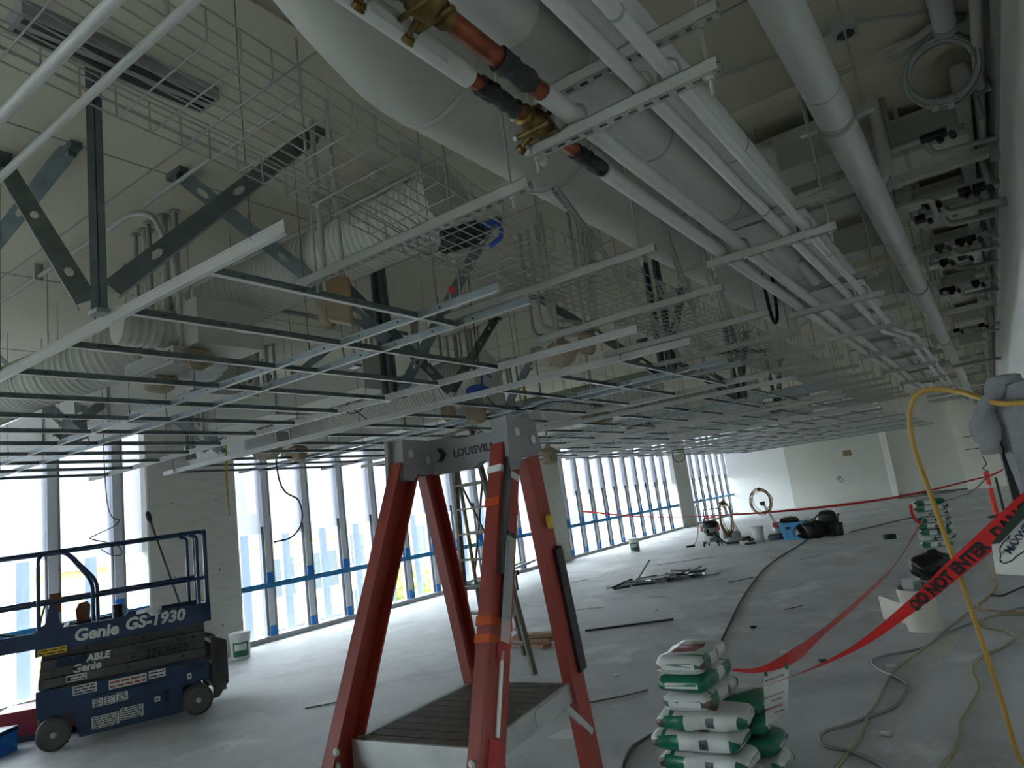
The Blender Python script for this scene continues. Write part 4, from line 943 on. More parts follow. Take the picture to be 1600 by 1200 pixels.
part('corner_post', lbox(1.355, 1.395, .0, .04, 1.09, 1.84), LIFTB, lift)
part('entry_ladder', lplate([(1.39, .74), (1.50, .70), (1.545, .67), (1.545, .25), (1.44, .12), (1.39, .12)], .02, .03), DARKG, lift)
part('entry_ladder', lplate([(1.39, .74), (1.50, .70), (1.545, .67), (1.545, .25), (1.44, .12), (1.39, .12)], WDT-.05, .03), DARKG, lift)
for z in (.18, .42, .64): part('ladder_rung', lbox(1.43, 1.52, .03, WDT-.03, z, z+.03), DARKG, lift)
# lettering and stickers on the near side
EX, EY = LU, UPZ
def ltext(key, m, s, z, d=-.004, name='lettering', label=None, tilt=0.0):
    ex = (LU+UPZ*tilt).normalized(); return put_text(key, m, lift, Lp(s, d, z), ex, UPZ-ex*ex.dot(UPZ), name, label)
ltext('brand', LETTER, .17, .945, -.003, label='white lettering on the toe board'); ltext('model', LETTER, .60, .965, -.003)
ltext('brand2', LETTER, .15, .648, .076); ltext('able', LETTER, .27, .733, .046); ltext('reli', NAVY, .03, .733, .042)
ltext('phone', INK, .78, .648, .076); ltext('hire', INK, .74, .745, .046); ltext('unit', INK, 1.17, .44, .026)
part('sticker_backing', lplate([(.02, .732), (.27, .732), (.27, .808), (.02, .808)], .045, .004), LIFTB, lift)
def sticker(s0, s1, z0, z1, d, m=STICK, lines=4, red=False, sk=0.0):
    st = part('sticker', lplate([(s0, z0), (s1, z0+sk), (s1, z1+sk), (s0, z1)], d-.003, .003), m, lift)
    rg = random.Random(int(s0*1000+z0*100)); mb = MB()
    for k in range(lines):
        z = z1-(z1-z0)*(k+.65)/(lines+.2); h = (z1-z0)/(lines+1)*.26
        a = s0+.012; 
        while a < s1-.02:
            b = min(a+rg.uniform(.03, .09), s1-.012); lplate([(a, z-h), (b, z-h), (b, z+h), (a, z+h)], d-.0042, .0012, mb); a = b+.012
    part('printed_lines', mb, REDINK if red else INK, st, kind='stuff')
sticker(-.12, .11, .865, .925, -.012, YSTICK, 2)
sticker(.10, .27, .575, .635, .046, STICK, 2)
sticker(.15, .35, .445, .53, .03, STICK, 3)
sticker(.45, .78, .43, .515, .03, STICK, 2, True)
sticker(.80, .95, .445, .52, .03, STICK, 2)
sticker(.31, .40, .30, .375, .012); sticker(.41, .50, .30, .375, .012); sticker(.51, .61, .305, .385, .012)
sticker(.30, .53, .105, .215, .012, STICK, 5); sticker(.54, .74, .125, .235, .012, STICK, 5)
sticker(1.15, 1.19, .36, .42, .03, STICK, 1); sticker(.84, .89, .22, .27, .01, STICK, 1)
sticker(.06, .13, .02, .17, .015, STICK, 2)
# things left on the lift
md = root('travel_mug', 'black insulated travel mug standing on the lift platform', 'mug', Lp(.56, .35, .93))
part('mug_body', MB().lathe([(.032, 0), (.036, .06), (.05, .12), (.052, .27), (.048, .28)], Lp(.56, .35, .93), UPZ, 16), BLACK, md, 40)
part('mug_handle', MB().tube(arc(Lp(.61, .35, 1.13), .045, -PI/2, PI/2, 8, LU, UPZ), .008, 6), STEEL, md, 60)
tb = root('tool_pouch', 'brown leather tool pouch on the lift rail', 'tool pouch', Lp(.20, .3, .95))
part('pouch', MB().prism([(-.06, 0), (.05, 0), (.06, .15), (.03, .19), (-.04, .18), (-.07, .12)], Lp(.26, .3, 1.10), LU, UPZ, -LN, .06), BRUST, tb)
part('drill', crumple(MB(), Lp(.15, .3, 1.05), (.08, .05, .06), 41, 14, 8, .2), BLACK, tb, 30)
cb = root('control_box', 'brown and dark control box on the lift entry rail', 'control box', Lp(-.0, .1, 1.1))
part('casing', lbox(-.02, .07, .05, .13, 1.24, 1.42), BRUST, cb); part('holder', lbox(-.04, .03, .04, .14, 1.08, 1.24), LIFTB, cb)
part('cord', MB().tube(spline([Lp(-.05, .03, 1.36), Lp(-.09, .0, 1.2), Lp(-.1, .02, 1.1), Lp(-.08, .04, 1.05)], 5), .008, 6), BLACK, cb, 60)
pr = root('plastic_sheet', 'crumpled whitish plastic sheet lying on the lift toe board', 'plastic sheet', Lp(.85, .1, .97))
part('sheet', crumple(MB(), Lp(.84, .1, 1.09), (.13, .10, .045), 51, 18, 9, .14), PAPER, pr, 30)
gp = root('leaning_pole', 'long thin dark pole leaning against the window behind the lift', 'pole', (-9.4, 5.0, 0))
part('pole_shaft', MB().tube([(-9.3, 5.55, 0), (-9.5, 5.0, 2.12)], .014, 8), BLACK, gp, 60)
part('pole_tip', MB().lathe([(.014, 0), (.035, .04), (.035, .12), (.01, .16)], (-9.5, 5.0, 2.1), (-.05, -.2, 1), 10), BLACK, gp, 40)
gd = root('green_tool', 'green tool with a black strap on the lift extension', 'power tool', Lp(-.5, .3, .955))
part('tool_body', crumple(MB(), Lp(-.5, .3, 1.05), (.10, .06, .07), 61, 14, 8, .12), GREEN, gd, 30)
part('tool_base', lbox(-.62, -.33, .22, .36, .955, 1.03), REDBOX, gd)
part('strap', MB().tube(spline([Lp(-.5, .28, 1.14), Lp(-.35, .26, 1.08), Lp(-.22, .25, 1.05)], 5), .012, 6), BLACK, gd, 60)
rb = root('red_tool_box', 'red tool box on the floor at the left edge behind the lift', 'tool box', (-8.6, 3.35, 0), rotz=.9)
part('box_body', MB().box((-8.6, 3.35, .12), (.75, .42, .24), Matrix.Rotation(.9, 3, 'Z')), REDBOX, rb)
part('lid', MB().box((-8.6, 3.35, .27), (.76, .43, .06), Matrix.Rotation(.9, 3, 'Z')), REDBOX, rb)
part('base_band', MB().box((-8.6, 3.35, .03), (.77, .44, .06), Matrix.Rotation(.9, 3, 'Z')), DARKG, rb)
bb_ = root('blue_crate', 'small blue case on the floor at the very left edge', 'case', (-8.35, 2.75, 0))
part('case_body', MB().box((-8.35, 2.75, .09), (.4, .3, .18), Matrix.Rotation(.6, 3, 'Z')), TAPEB, bb_)
part('case_lid', MB().box((-8.35, 2.75, .2), (.41, .31, .04), Matrix.Rotation(.6, 3, 'Z')), LIFTB, bb_)

# ---- red fibreglass platform ladder
pl = root('platform_ladder', 'red fibreglass platform stepladder with grey cap in the foreground', 'stepladder', (-1.2, 1.4, 0))
PT = {'L1': ((-1.385, 1.465, 1.80), (-1.36, 1.165, 1.17)), 'L3': ((-1.03, 1.465, 1.80), (-.995, 1.185, 1.17)), 'L2': ((-1.385, 1.56, 1.78), (-1.385, 1.665, 1.17)), 'L4': ((-1.03, 1.56, 1.78), (-1.06, 1.685, 1.17))}
def ext(a, b):
    a, b = Vector(a), Vector(b); t = (a.z)/(a.z-b.z); return a+(b-a)*t
feet = {}
for k, (a, b) in PT.items():
    f = ext(a, b); 
    if k == 'L1': f.x -= .05
    if k == 'L3': f.x += .05
    feet[k] = f; a = Vector(a); near = k in ('L1', 'L3'); s = -1 if k in ('L1', 'L2') else 1
    d = (f-a).normalized(); mb = MB()
    wv = Vector((1, 0, 0)); wv = (wv-d*wv.dot(d)).normalized(); dv = d.cross(wv)
    R = Matrix((d, wv, dv)).transposed(); L = (f-a).length; c = (a+f)/2
    wd, dp = (.036, .078) if near else (.030, .062)
    mb.box(c+wv*(s*wd/2), (L, .006, dp), R)                       # web on the outer side
    mb.box(c+dv*(dp/2-.003), (L, wd, .006), R); mb.box(c-dv*(dp/2-.003), (L, wd, .006), R)
    rl_ = part('rail', mb, RED, pl)
    part('foot_pad', MB().box(f+Vector((0, 0, .02)), (.06, .1, .04)), BLACK, rl_)
# platform
P1, P3, P4, P2 = [Vector(PT[k][1]) for k in ('L1', 'L3', 'L4', 'L2')]
def pp(u, v): return (P1*(1-u)+P3*u)*(1-v)+(P2*(1-u)+P4*u)*v
for i in range(11):
    v0, v1 = (i+.06)/11*.97, (i+.92)/11*.97
    A, B, Cc, D = pp(.04, v0), pp(.96, v0), pp(.96, v1), pp(.04, v1); mb = MB()
    n = mb.pts([A, B, Cc, D, A-UPZ*.012, B-UPZ*.012, Cc-UPZ*.012, D-UPZ*.012])
    for q in ((0, 1, 2, 3), (7, 6, 5, 4), (0, 4, 5, 1), (1, 5, 6, 2), (2, 6, 7, 3), (3, 7, 4, 0)): mb.face([n+k for k in q])
    part('platform_slat', mb, ALUD, pl)
part('platform_front', MB().beam(pp(0.03, -.015)-UPZ*.025, pp(.97, -.015)-UPZ*.025, .008, .062), ALU, pl)
part('platform_side', MB().beam(pp(1.0, .02)-UPZ*.02, pp(1.0, 1.0)-UPZ*.02, .008, .05), ALU, pl)
part('platform_side', MB().beam(pp(0, .05)-UPZ*.02, pp(0, 1.0)-UPZ*.02, .02, .04), ALU, pl)
part('lock_plate', MB().beam(pp(1.012, .5)-UPZ*.018, pp(1.012, .8)-UPZ*.018, .006, .035), STEEL, pl)
part('strut', MB().beam(pp(1.0, .85)-UPZ*.04, P4+Vector((.01, .04, -.14)), .01, .016), ALU, pl)
for k in ('L1', 'L3'):
    c = Vector(PT[k][1])
    for dz in (-.01, -.04): part('rivet', MB().lathe([(.009, 0), (.009, .004), (.004, .008)], c+Vector((.016 if k == 'L3' else .0, -.045, dz)), (0, -1, 0), 10), STEEL, pl, 40)
for (za, zb) in ((.88, .88), (.58, .58), (.28, .28)):      # treads below the platform
    a = PT['L1'][0]; t = (1.8-za)/1.8; A = Vector(a).lerp(feet['L1'], t); B = Vector(PT['L3'][0]).lerp(feet['L3'], t)
    part('tread', MB().beam(A, B, .09, .03), ALU, pl)
# cap: grey moulded guard with end blocks
tL, tR = Vector((-1.40, 1.51, 1.80)), Vector((-1.015, 1.51, 1.80))
part('cap_bar', MB().prism([(-.39, .0), (-.36, -.05), (-.21, -.05), (-.18, -.035), (-.0, -.035), (.0, .035), (-.10, .035), (-.16, .045), (-.24, .04), (-.29, .055), (-.39, .055)], (-1.01, 1.565, 1.825), (1, 0, 0), UPZ, (0, 1, 0), .03), CAPGREY, pl)
for s, x in ((-1, -1.395), (1, -1.022)):
    cbk = part('cap_block', MB().prism([(-.055, -.055), (-.015, -.06), (0, -.045), (.06, -.045), (.095, -.03), (.075, .055), (-.045, .06)], (x-.028, 1.49, 1.822), (0, 1, 0), UPZ, (1, 0, 0), .056), CAPGREY, pl)
    part('cap_side', MB().prism([(-.055, -.075), (-.015, -.075), (.0, -.045), (.03, -.04), (.04, .06), (-.045, .062)], (x-.03 if s < 0 else x+.02, 1.475, 1.82), (0, 1, 0), UPZ, (1, 0, 0), .012), CAPGREY, pl)
    for dy, dz in ((.05, .0), (-.02, .02)): part('bolt', MB().lathe([(.012, 0), (.012, .003), (.006, .006)], (x+(.031 if s > 0 else .03), 1.49+dy, 1.82+dz), (1, 0, 0), 10), STEEL, pl, 40)
put_text('louis', INK, pl, (-1.285, 1.5635, 1.816), (1, 0, 0), (0, 0, 1), label='black maker lettering on the cap')
put_text('rating', INK, pl, (-1.125, 1.5635, 1.80), (1, 0, 0), (0, 0, 1))
part('arrow_mark', MB().prism([(-.022, -.02), (-.006, 0), (-.022, .02), (-.004, .02), (.014, 0), (-.004, -.02)], (-1.325, 1.565, 1.83), (1, 0, 0), UPZ, (0, -1, 0), .0015), INK, pl)
# dressings on the right front rail
def rail_frame(k):
    a, f = Vector(PT[k][0]), feet[k]; d = (f-a).normalized(); wv = Vector((1, 0, 0)); wv = (wv-d*wv.dot(d)).normalized(); return a, f, d, wv, d.cross(wv)
def on_rail(k, z, du, dv, size, m, name, label=None):
    a, f, d, wv, dv_ = rail_frame(k); c = a.lerp(f, (a.z-z)/a.z)+wv*du+dv_*dv
    return part(name, MB().box(c, size, Matrix((d, wv, dv_)).transposed()), m, pl, label=label)
for z, h, m in ((1.735, .018, STICK), (1.655, .02, ORTAPE), (1.40, .02, ORTAPE), (1.365, .018, ORTAPE)):
    on_rail('L3', z, 0, 0, (h, .042, .083), m, 'tape_wrap')
on_rail('L3', 1.66, .0275, .022, (.36, .012, .016), DARKG, 'holstered_bar')
on_rail('L3', 1.50, .0285, .0, (.20, .014, .024), BLACK, 'foam_sleeve')
on_rail('L3', 1.47, .037, .006, (.24, .002, .034), PLASTW, 'plastic_sleeve')
on_rail('L3', 1.27, .0235, -.004, (.17, .004, .010), STICK, 'cable_strip')
on_rail('L3', 1.345, .0235, .0, (.035, .004, .03), REDINK, 'warning_label')
on_rail('L3', 1.165, .023, .0, (.05, .003, .045), REDINK, 'warning_label')
on_rail('L3', 1.095, .023, .0, (.06, .003, .045), STICK, 'warning_label')
on_rail('L4', 1.36, .018, -.02, (.34, .022, .034), BLACK, 'foam_sleeve')
a4, f4, *_x = rail_frame('L4')
part('yellow_rag', crumple(MB(), a4.lerp(f4, .1)+Vector((.03, 0, 0)), (.008, .008, .018), 71, 10, 7, .25), YSTRAP, pl, 30)

# ---- tall aluminium stepladder behind
al = root('aluminium_stepladder', 'tall grey aluminium stepladder standing behind the red one', 'stepladder', (-5.0, 6.4, 0))
F = [Vector((-5.14, 6.12, 0)), Vector((-4.20, 5.98, 0))]; B = [Vector((-5.62, 7.05, 0)), Vector((-4.83, 6.72, 0))]
T = [Vector((-5.42, 6.62, 2.62)), Vector((-5.02, 6.50, 2.62))]
for i in range(2):
    part('rail', MB().beam(F[i], T[i], .03, .07, (0, 1, 0)), ALUD, al); part('rail', MB().beam(B[i], T[i]-UPZ*.05, .025, .045, (0, 1, 0)), ALUD, al)
for k in range(1, 9):
    t = k/9.2; part('tread', MB().beam(F[0].lerp(T[0], t), F[1].lerp(T[1], t), .085, .022), ALUD, al)
for k in (1, 3, 5, 7):
    t = k/9.2; part('rear_bar', MB().beam(B[0].lerp(T[0], t), B[1].lerp(T[1], t), .02, .03), ALUD, al)
part('cap', MB().beam(T[0]+Vector((-.04, 0, .01)), T[1]+Vector((.04, 0, .01)), .2, .03), ALUD, al)
part('cross_brace', MB().beam(B[0].lerp(T[0], .35), B[1].lerp(T[1], .78), .012, .03, (0, 1, 0)), ALUD, al)
part('cross_brace', MB().beam(B[1].lerp(T[1], .35), B[0].lerp(T[0], .78), .012, .03, (0, 1, 0)), ALUD, al)
part('spreader', MB().beam(F[1].lerp(T[1], .5), B[1].lerp(T[1], .5), .02, .01), ALUD, al)
bx = root('timber_offcuts', 'small stack of brown boards on the floor behind the aluminium ladder', 'boards', (-5.2, 7.0, 0))
for k in range(3): part('board', MB().box((-5.1+.05*k, 7.15+.03*k, .025+.045*k), (.75-.12*k, .16, .04), Matrix.Rotation(.25*k-.2, 3, 'Z')), WOODP, bx)
# long metal channels resting on a low support by the window
ms = root('channel_stack', 'bundle of long grey metal channels lying by the window behind the ladders', 'metal channels', (-8.6, 10.8, 0))
for k in range(6): part('channel', MB().beam((-8.1+.06*k, 9.3+.1*k, .42+.03*(k % 3)), (-9.0+.06*k, 12.6+.1*k, .42+.03*(k % 3)), .05, .028), GALV, ms)
for (x, y) in ((-8.3, 10.1), (-8.75, 11.9)): part('trestle', MB().bb(x-.3, x+.3, y-.04, y+.04, .3, .40).bb(x-.25, x-.2, y-.03, y+.03, 0, .3).bb(x+.2, x+.25, y-.03, y+.03, 0, .3), DARKG, ms)
# ---- bags of floor compound: soft sacks with printed bands
def sack_mb(L=.50, Wd=.29, H=.105, seed=0, sag=.0, style=0):
    rg = random.Random(seed); ph = [rg.uniform(0, 6) for _ in range(5)]; mb = MB(); nu, nv = 22, 20
    def fn(i, j):
        u = -1+2*i/(nu-1); a = 2*PI*j/nv; e = (1-abs(u)**7)**.35
        w_ = Wd/2*(.80+.20*e) if abs(u) > .93 else Wd/2*(.90+.10*e); h_ = H/2*max(.3, (1-abs(u)**9)**.45)
        ca, sa = math.cos(a), math.sin(a); sq = lambda t, p: math.copysign(abs(t)**p, t)
        x = L/2*u+.006*math.sin(3*a+ph[0]); y = w_*sq(ca, .55)+.006*math.sin(7*u+ph[1]); z = h_*sq(sa, .6)+.004*math.sin(8*u+3*a+ph[2])-sag*(u*u)
        return Vector((x, y, z+H/2))
    n = mb.pts([fn(i, j) for i in range(nu) for j in range(nv)])
    for i in range(nu-1):
        u = -1+2*(i+.5)/(nu-1)
        for j in range(nv):
            a = (j+.5)/nv; top = .12 < a < .38; side = a < .06 or a > .94 or .44 < a < .56
            m = 0
            if -.78 < u < -.36 and not top: m = 1
            if u < -.78 and side: m = 3
            if top and -.72 < u < -.6: m = 1
            if top and -.45 < u < .35 and .19 < a < .31: m = 2
            if u > .84: m = 1 if not top else 0
            if style == 1 and u > .1: m = 1
            if style == 2 and (u < -.55): m = 1 if a > .12 else 0
            if .12 < u < .32 and side: m = 4
            mb.cur = m; mb.face((n+i*nv+j, n+i*nv+(j+1) % nv, n+(i+1)*nv+(j+1) % nv, n+(i+1)*nv+j))
    mb.cur = 1; mb.face([n+j for j in reversed(range(nv))]); mb.face([n+(nu-1)*nv+j for j in range(nv)])
    return mb
SACKW = mat('white_sack_plastic', (196, 198, 196), 0.32, bump=0.35, bscale=30)
SACKG = mat('green_sack_print', (20, 104, 78), 0.32, bump=0.35, bscale=30)
SACKR = mat('red_sack_print', (140, 44, 50), 0.4, bump=0.35, bscale=30)
SACKP = mat('photo_sack_print', (120, 82, 70), 0.4, rgb2=(40, 40, 46), scale=30)
SACKK = mat('dark_sack_print', (110, 112, 112), 0.4, rgb2=(40, 42, 42), scale=60)
SM = [SACKW, SACKG, SACKR, SACKP, SACKK]
def sack(loc, rz, label, group, seed, style=0, tilt=0.0):
    o = root('compound_sack', label, 'sack', loc, group, rz)
    me = mesh_from('sack_body', sack_mb(seed=seed, style=style), SM, None, 50)
    b = inst('sack_body', me, o, (0, 0, 0), (tilt, 0, 0))
    f = inst('end_fold', mesh_from('end_fold', MB().box((.247, 0, .052), (.012, .19, .03)), SACKW), o)
    g = inst('end_fold', mesh_from('end_fold', MB().box((-.247, 0, .052), (.012, .19, .03)), SACKW), o)
    return o
SX, SY = -1.68, 4.02
g1 = 'sacks in the near stack'
sack((SX-.02, SY, .615), PI/2+.06, 'topmost white and green sack of the near stack', g1, 1)
sack((SX-.01, SY+.01, .515), -PI/2+.02, 'second sack from the top of the near stack', g1, 2, 1)
sack((SX+.0, SY+.02, .415), PI/2-.03, 'third sack from the top of the near stack, tape wrapped over it', g1, 3)
sack((SX+.04, SY-.08, .315), .12, 'grey-topped sack lying crosswise in the middle of the near stack', g1, 4)
sack((SX+.05, SY+.20, .315), .10, 'green-ended sack behind the crosswise one in the near stack', g1, 5, 1)
sack((SX+.0, SY-.10, .21), .02, 'upper front sack with a white printed side in the near stack', g1, 6)
sack((SX+.06, SY+.19, .21), .08, 'upper rear green sack of the near stack', g1, 7, 1)
sack((SX+.03, SY-.10, .105), -.03, 'lower front sack with a white printed side in the near stack', g1, 8)
sack((SX+.11, SY+.19, .105), .08, 'lower rear green sack of the near stack', g1, 9, 1)
sack((SX+.05, SY-.09, .0), .02, 'bottom front sack of the near stack', g1, 10)
sack((SX+.12, SY+.20, .0), -.02, 'bottom rear sack of the near stack', g1, 11)
g2 = 'sacks in the far stack'
ordn = ['bottom', 'second', 'third', 'fourth', 'fifth', 'sixth', 'seventh', 'top']
for k in range(8):
    x, y = -1.20, 14.7
    if k % 4 != 1 or k == 7:
        sack((x+.01*(k % 3), y-.16, .105*k), .04*k-.1, 'front sack of the %s layer of the far stack' % ordn[k], g2, 20+k, (0, 0, 1, 0, 2, 0, 0, 1)[k])
        if k < 7: sack((x+.02, y+.15, .105*k), .05*k-.1, 'rear sack of the %s layer of the far stack' % ordn[k], g2, 40+k)
    else:
        sack((x-.15, y, .105*k), PI/2+.03*k, 'left sack of the %s layer of the far stack' % ordn[k], g2, 20+k)
        sack((x+.16, y, .105*k), PI/2-.03*k, 'right sack of the %s layer of the far stack' % ordn[k], g2, 40+k)

# ---- pails and buckets
def pail(x, y, label, r=.15, h=.365, m=PAIL, lid=True, lab=True, rz=0.0, group='pails and buckets on the floor'):
    o = root('pail', label, 'bucket', (x, y, 0), group)
    part('pail_body', MB().lathe([(r*.86, 0), (r*.88, .01), (r*.97, h*.86), (r*1.02, h*.87), (r*1.02, h*.93), (r, h*.94), (r, h), (r*.96, h), (r*.95, h-.02)], (x, y, 0), UPZ, 28), m, o, 35)
    if lid: part('lid', MB().lathe([(r*1.03, h-.02), (r*1.03, h+.008), (r*.9, h+.012), (.01, h+.006)], (x, y, 0), UPZ, 28), m, o, 35)
    else: part('contents', MB().lathe([(r*.93, 0), (.005, .002)], (x, y, h-.07), UPZ, 20), DARKG, o)
    part('handle', MB().tube(arc((x, y, h*.86), r*1.06, PI*1.02, PI*1.98, 12, (.35, -.93, 0), (.3, .1, 1)), .004, 6), STEEL, o, 60)
    if lab:
        part('label_panel', MB().grid(lambda u, v: Vector((x+(r*.965+.002)*math.cos(rz+1.6*(u-.5)), y+(r*.965+.002)*math.sin(rz+1.6*(u-.5)), h*(.12+.55*v))), 9, 2), [GREEN], o, label='dark green label')
        part('label_print', MB().grid(lambda u, v: Vector((x+(r*.965+.004)*math.cos(rz+1.2*(u-.5)), y+(r*.965+.004)*math.sin(rz+1.2*(u-.5)), h*(.36+.24*v))), 7, 2), [PAIL], o)
    return o
pail(-9.72, 6.38, 'white pail with a green label beside the concrete column', rz=-.55)
pail(-8.82, 18.21, 'white pail standing alone by the middle window', lab=True, rz=-1.2)
pail(-5.40, 18.35, 'white pail beside the wheeled floor machine', lab=False)
pail(-3.48, 18.15, 'black bucket at the right end of the row of equipment', .15, .29, BLACK, False, False)
pb = root('stirring_stick', 'dark stick leaning out of the black bucket', 'stick', (-3.43, 18.15, .1))
part('stick_body', MB().beam((-3.46, 18.15, .08), (-3.38, 18.12, .48), .03, .012), BLACK, pb); part('stick_tip', MB().box((-3.375, 18.12, .49), (.05, .02, .05)), DARKG, pb)

# ---- shop vacuum
vc = root('shop_vacuum', 'grey and orange wet-dry vacuum with a bent metal wand', 'vacuum', (-6.55, 18.1, 0))
x, y = -6.52, 18.1
part('tank', MB().lathe([(.17, .10), (.20, .13), (.205, .45), (.215, .47)], (x, y, 0), UPZ, 28), VACG, vc, 40)
part('head', MB().lathe([(.225, .47), (.23, .52), (.21, .60), (.16, .64), (.03, .65)], (x, y, 0), UPZ, 28), BLACK, vc, 40)
part('top_handle', MB().tube(rounded([(x-.15, y, .62), (x-.15, y, .72), (x+.15, y, .72), (x+.15, y, .62)], .05), .02, 8), ORNG, vc, 60)
for s in (-1, 1): part('latch', MB().box((x+s*.225, y-.03, .46), (.04, .09, .15)), ORNG, vc)
part('inlet', MB().lathe([(.05, 0), (.06, .05), (.05, .09)], (x-.03, y-.19, .40), (-.2, -1, 0), 16), BLACK, vc, 40)
part('drain_cap', MB().lathe([(.035, 0), (.035, .04)], (x+.05, y-.2, .17), (0, -1, 0), 14), BLACK, vc, 40)
part('label_plate', MB().grid(lambda u, v: Vector((x+.208*math.cos(-1.9+.9*u), y+.208*math.sin(-1.9+.9*u), .27+.08*v)), 7, 2), INK, vc)
for (dx, dy) in ((-.17, -.12), (.17, -.12), (-.15, .15), (.15, .15)):
    lg = part('caster_leg', MB().box((x+dx, y+dy, .10), (.07, .07, .06)), BLACK, vc)
    part('caster', MB().lathe([(.045, -.02), (.045, .02)], (x+dx*1.15, y+dy*1.15, .045), (1, .3, 0), 14), BLACK, lg, 40)
part('cart_handle', MB().tube(rounded([(x-.2, y+.2, .5), (x-.2, y+.24, .93), (x+.25, y+.24, .93), (x+.25, y+.2, .5)], .06), .013, 8), BLACK, vc, 60)
wd_ = root('vacuum_wand', 'bent chrome vacuum wand leaning on the vacuum with its head on the floor', 'vacuum wand', (-7.2, 18.2, 0))
part('wand_tube', MB().tube(spline([(-7.15, 18.2, .04), (-7.0, 18.18, .15), (-6.86, 18.12, .5), (-6.82, 18.05, .95), (-6.74, 18.0, 1.12), (-6.6, 17.95, 1.2)], 5), .017, 10), ALU, wd_, 60)
part('grip', MB().tube([(-6.68, 17.98, 1.16), (-6.57, 17.94, 1.23)], .024, 10), BRUST, wd_, 60)
part('floor_head', MB().box((-7.18, 18.2, .025), (.22, .09, .05), Matrix.Rotation(.2, 3, 'Z')), BLACK, wd_)
vh = solo('vacuum_hose', MB().tube(spline([(-6.4, 17.95, .36), (-6.25, 17.95, .15), (-6.1, 17.9, .06), (-5.85, 17.95, .05), (-5.6, 18.05, .05), (-5.5, 18.2, .07)], 6), .028, 10), BLACK, 'black vacuum hose lying in front of the first floor machine', 'hose', None, 60)

# ---- walk-behind floor machines with coiled cords on their handles
def floor_machine(name, label, x, y, h, coilw, face, tank):
    o = root(name, label, 'floor machine', (x, y, 0), 'walk-behind floor machines')
    part('deck', MB().lathe([(.22, .02), (.24, .04), (.24, .10), (.20, .14), (.05, .15)], (x, y, 0), UPZ, 26), VACG if tank else DARKG, o, 40)
    part('motor', MB().lathe([(.10, .14), (.11, .16), (.11, .26), (.08, .30), (.01, .31)], (x+.02, y, 0), UPZ, 20), STEEL, o, 40)
    for s in (-1, 1): part('transport_wheel', MB().lathe([(.07, -.02), (.07, .02)], (x+face*.27, y+s*.12, .07), (0, 1, 0), 16), BLACK, o, 40)
    top = Vector((x-face*.22, y, h))
    for s in (-1, 1): part('handle_tube', MB().tube([(x+face*.12, y+s*.06, .14), top+Vector((0, s*.06, 0))], .014, 8), STEEL, o, 60)
    part('grip_bar', MB().tube([top+Vector((0, -.2, 0)), top+Vector((0, .2, 0))], .017, 8), BLACK, o, 60)
    part('switch_box', MB().box(top+Vector((0, 0, -.03)), (.08, .14, .1)), BLACK, o)
    if tank: part('tank', MB().lathe([(.12, 0), (.125, .02), (.125, .2), (.10, .21)], (x-.25, y+.1, .12), UPZ, 20), VACG, o, 40)
    return o, top
m1, t1 = floor_machine('floor_grinder', 'first floor machine with a narrow coil of orange cord on its handle', -6.0, 18.45, 1.06, .1, 1, True)
m2, t2 = floor_machine('floor_polisher', 'second floor machine with a round coil of orange cord on its handle', -4.95, 18.45, .95, .3, 1, False)
part('red_cover', MB().box((-4.88, 18.4, .36), (.2, .16, .12)), REDBOX, m2)
def cord_coil(label, c, rx, rz, k):
    c = Vector(c); o = root('cord_coil', label, 'cord', (c.x, c.y, c.z-rz), 'coiled orange cords on machines')
    for i in range(k):
        part('cord_loop', MB().tube(arc(c+Vector((.02*math.sin(i*2), .018*(i-k/2), .02*math.cos(i*3))), 1, 0, 2*PI, 24, (rx*(1+.14*math.sin(i*1.3)), .03, 0), (.05*math.sin(i), 0, rz*(1+.09*math.cos(i*2.2)))), .009, 6), YELL if i % 3 else BRUST, o, 60)
    part('tie', MB().box(c+Vector((0, 0, rz)), (.05, .12, .06)), BLACK, o)
cord_coil('narrow hanging coil of orange cord on the first floor machine', (-6.12, 18.3, .66), .14, .40, 7)
cord_coil('round coil of orange cord on the second floor machine', (-5.17, 18.35, .98), .24, .30, 7)
fn_ = root('floor_nozzle', 'white and black floor nozzle lying before the first machine', 'nozzle', (-5.6, 17.75, 0))
part('nozzle_body', MB().box((-5.62, 17.8, .04), (.22, .12, .08), Matrix.Rotation(.2, 3, 'Z')), PAPER, fn_); part('brush', MB().box((-5.42, 17.65, .025), (.26, .10, .05), Matrix.Rotation(.25, 3, 'Z')), BLACK, fn_)

# ---- tote and bin liners
tt = root('storage_tote', 'light blue plastic tote with black liner over one side', 'tote', (-4.45, 18.15, 0))
def taper(mb, x, y, w0, d0, w1, d1, z0, z1):
    n = mb.pts([(x+sx*w0/2, y+sy*d0/2, z0) for sx, sy in ((-1, -1), (1, -1), (1, 1), (-1, 1))]+[(x+sx*w1/2, y+sy*d1/2, z1) for sx, sy in ((-1, -1), (1, -1), (1, 1), (-1, 1))])
    for q in ((3, 2, 1, 0), (4, 5, 6, 7), (0, 1, 5, 4), (1, 2, 6, 5), (2, 3, 7, 6), (3, 0, 4, 7)): mb.face([n+k for k in q])
    return mb
part('tote_body', taper(MB(), -4.45, 18.15, .46, .38, .58, .46, 0, .40), BINB, tt)
part('rim', MB().bb(-4.76, -4.14, 17.90, 18.40, .385, .415), BINB, tt)
for dx in (-.15, .0, .15): part('rib', MB().bb(-4.45+dx-.012, -4.45+dx+.012, 17.925, 17.955, .05, .38), BINB, tt)
part('grip_recess', MB().bb(-4.58, -4.50, 17.90, 17.93, .26, .32), BLACK, tt)
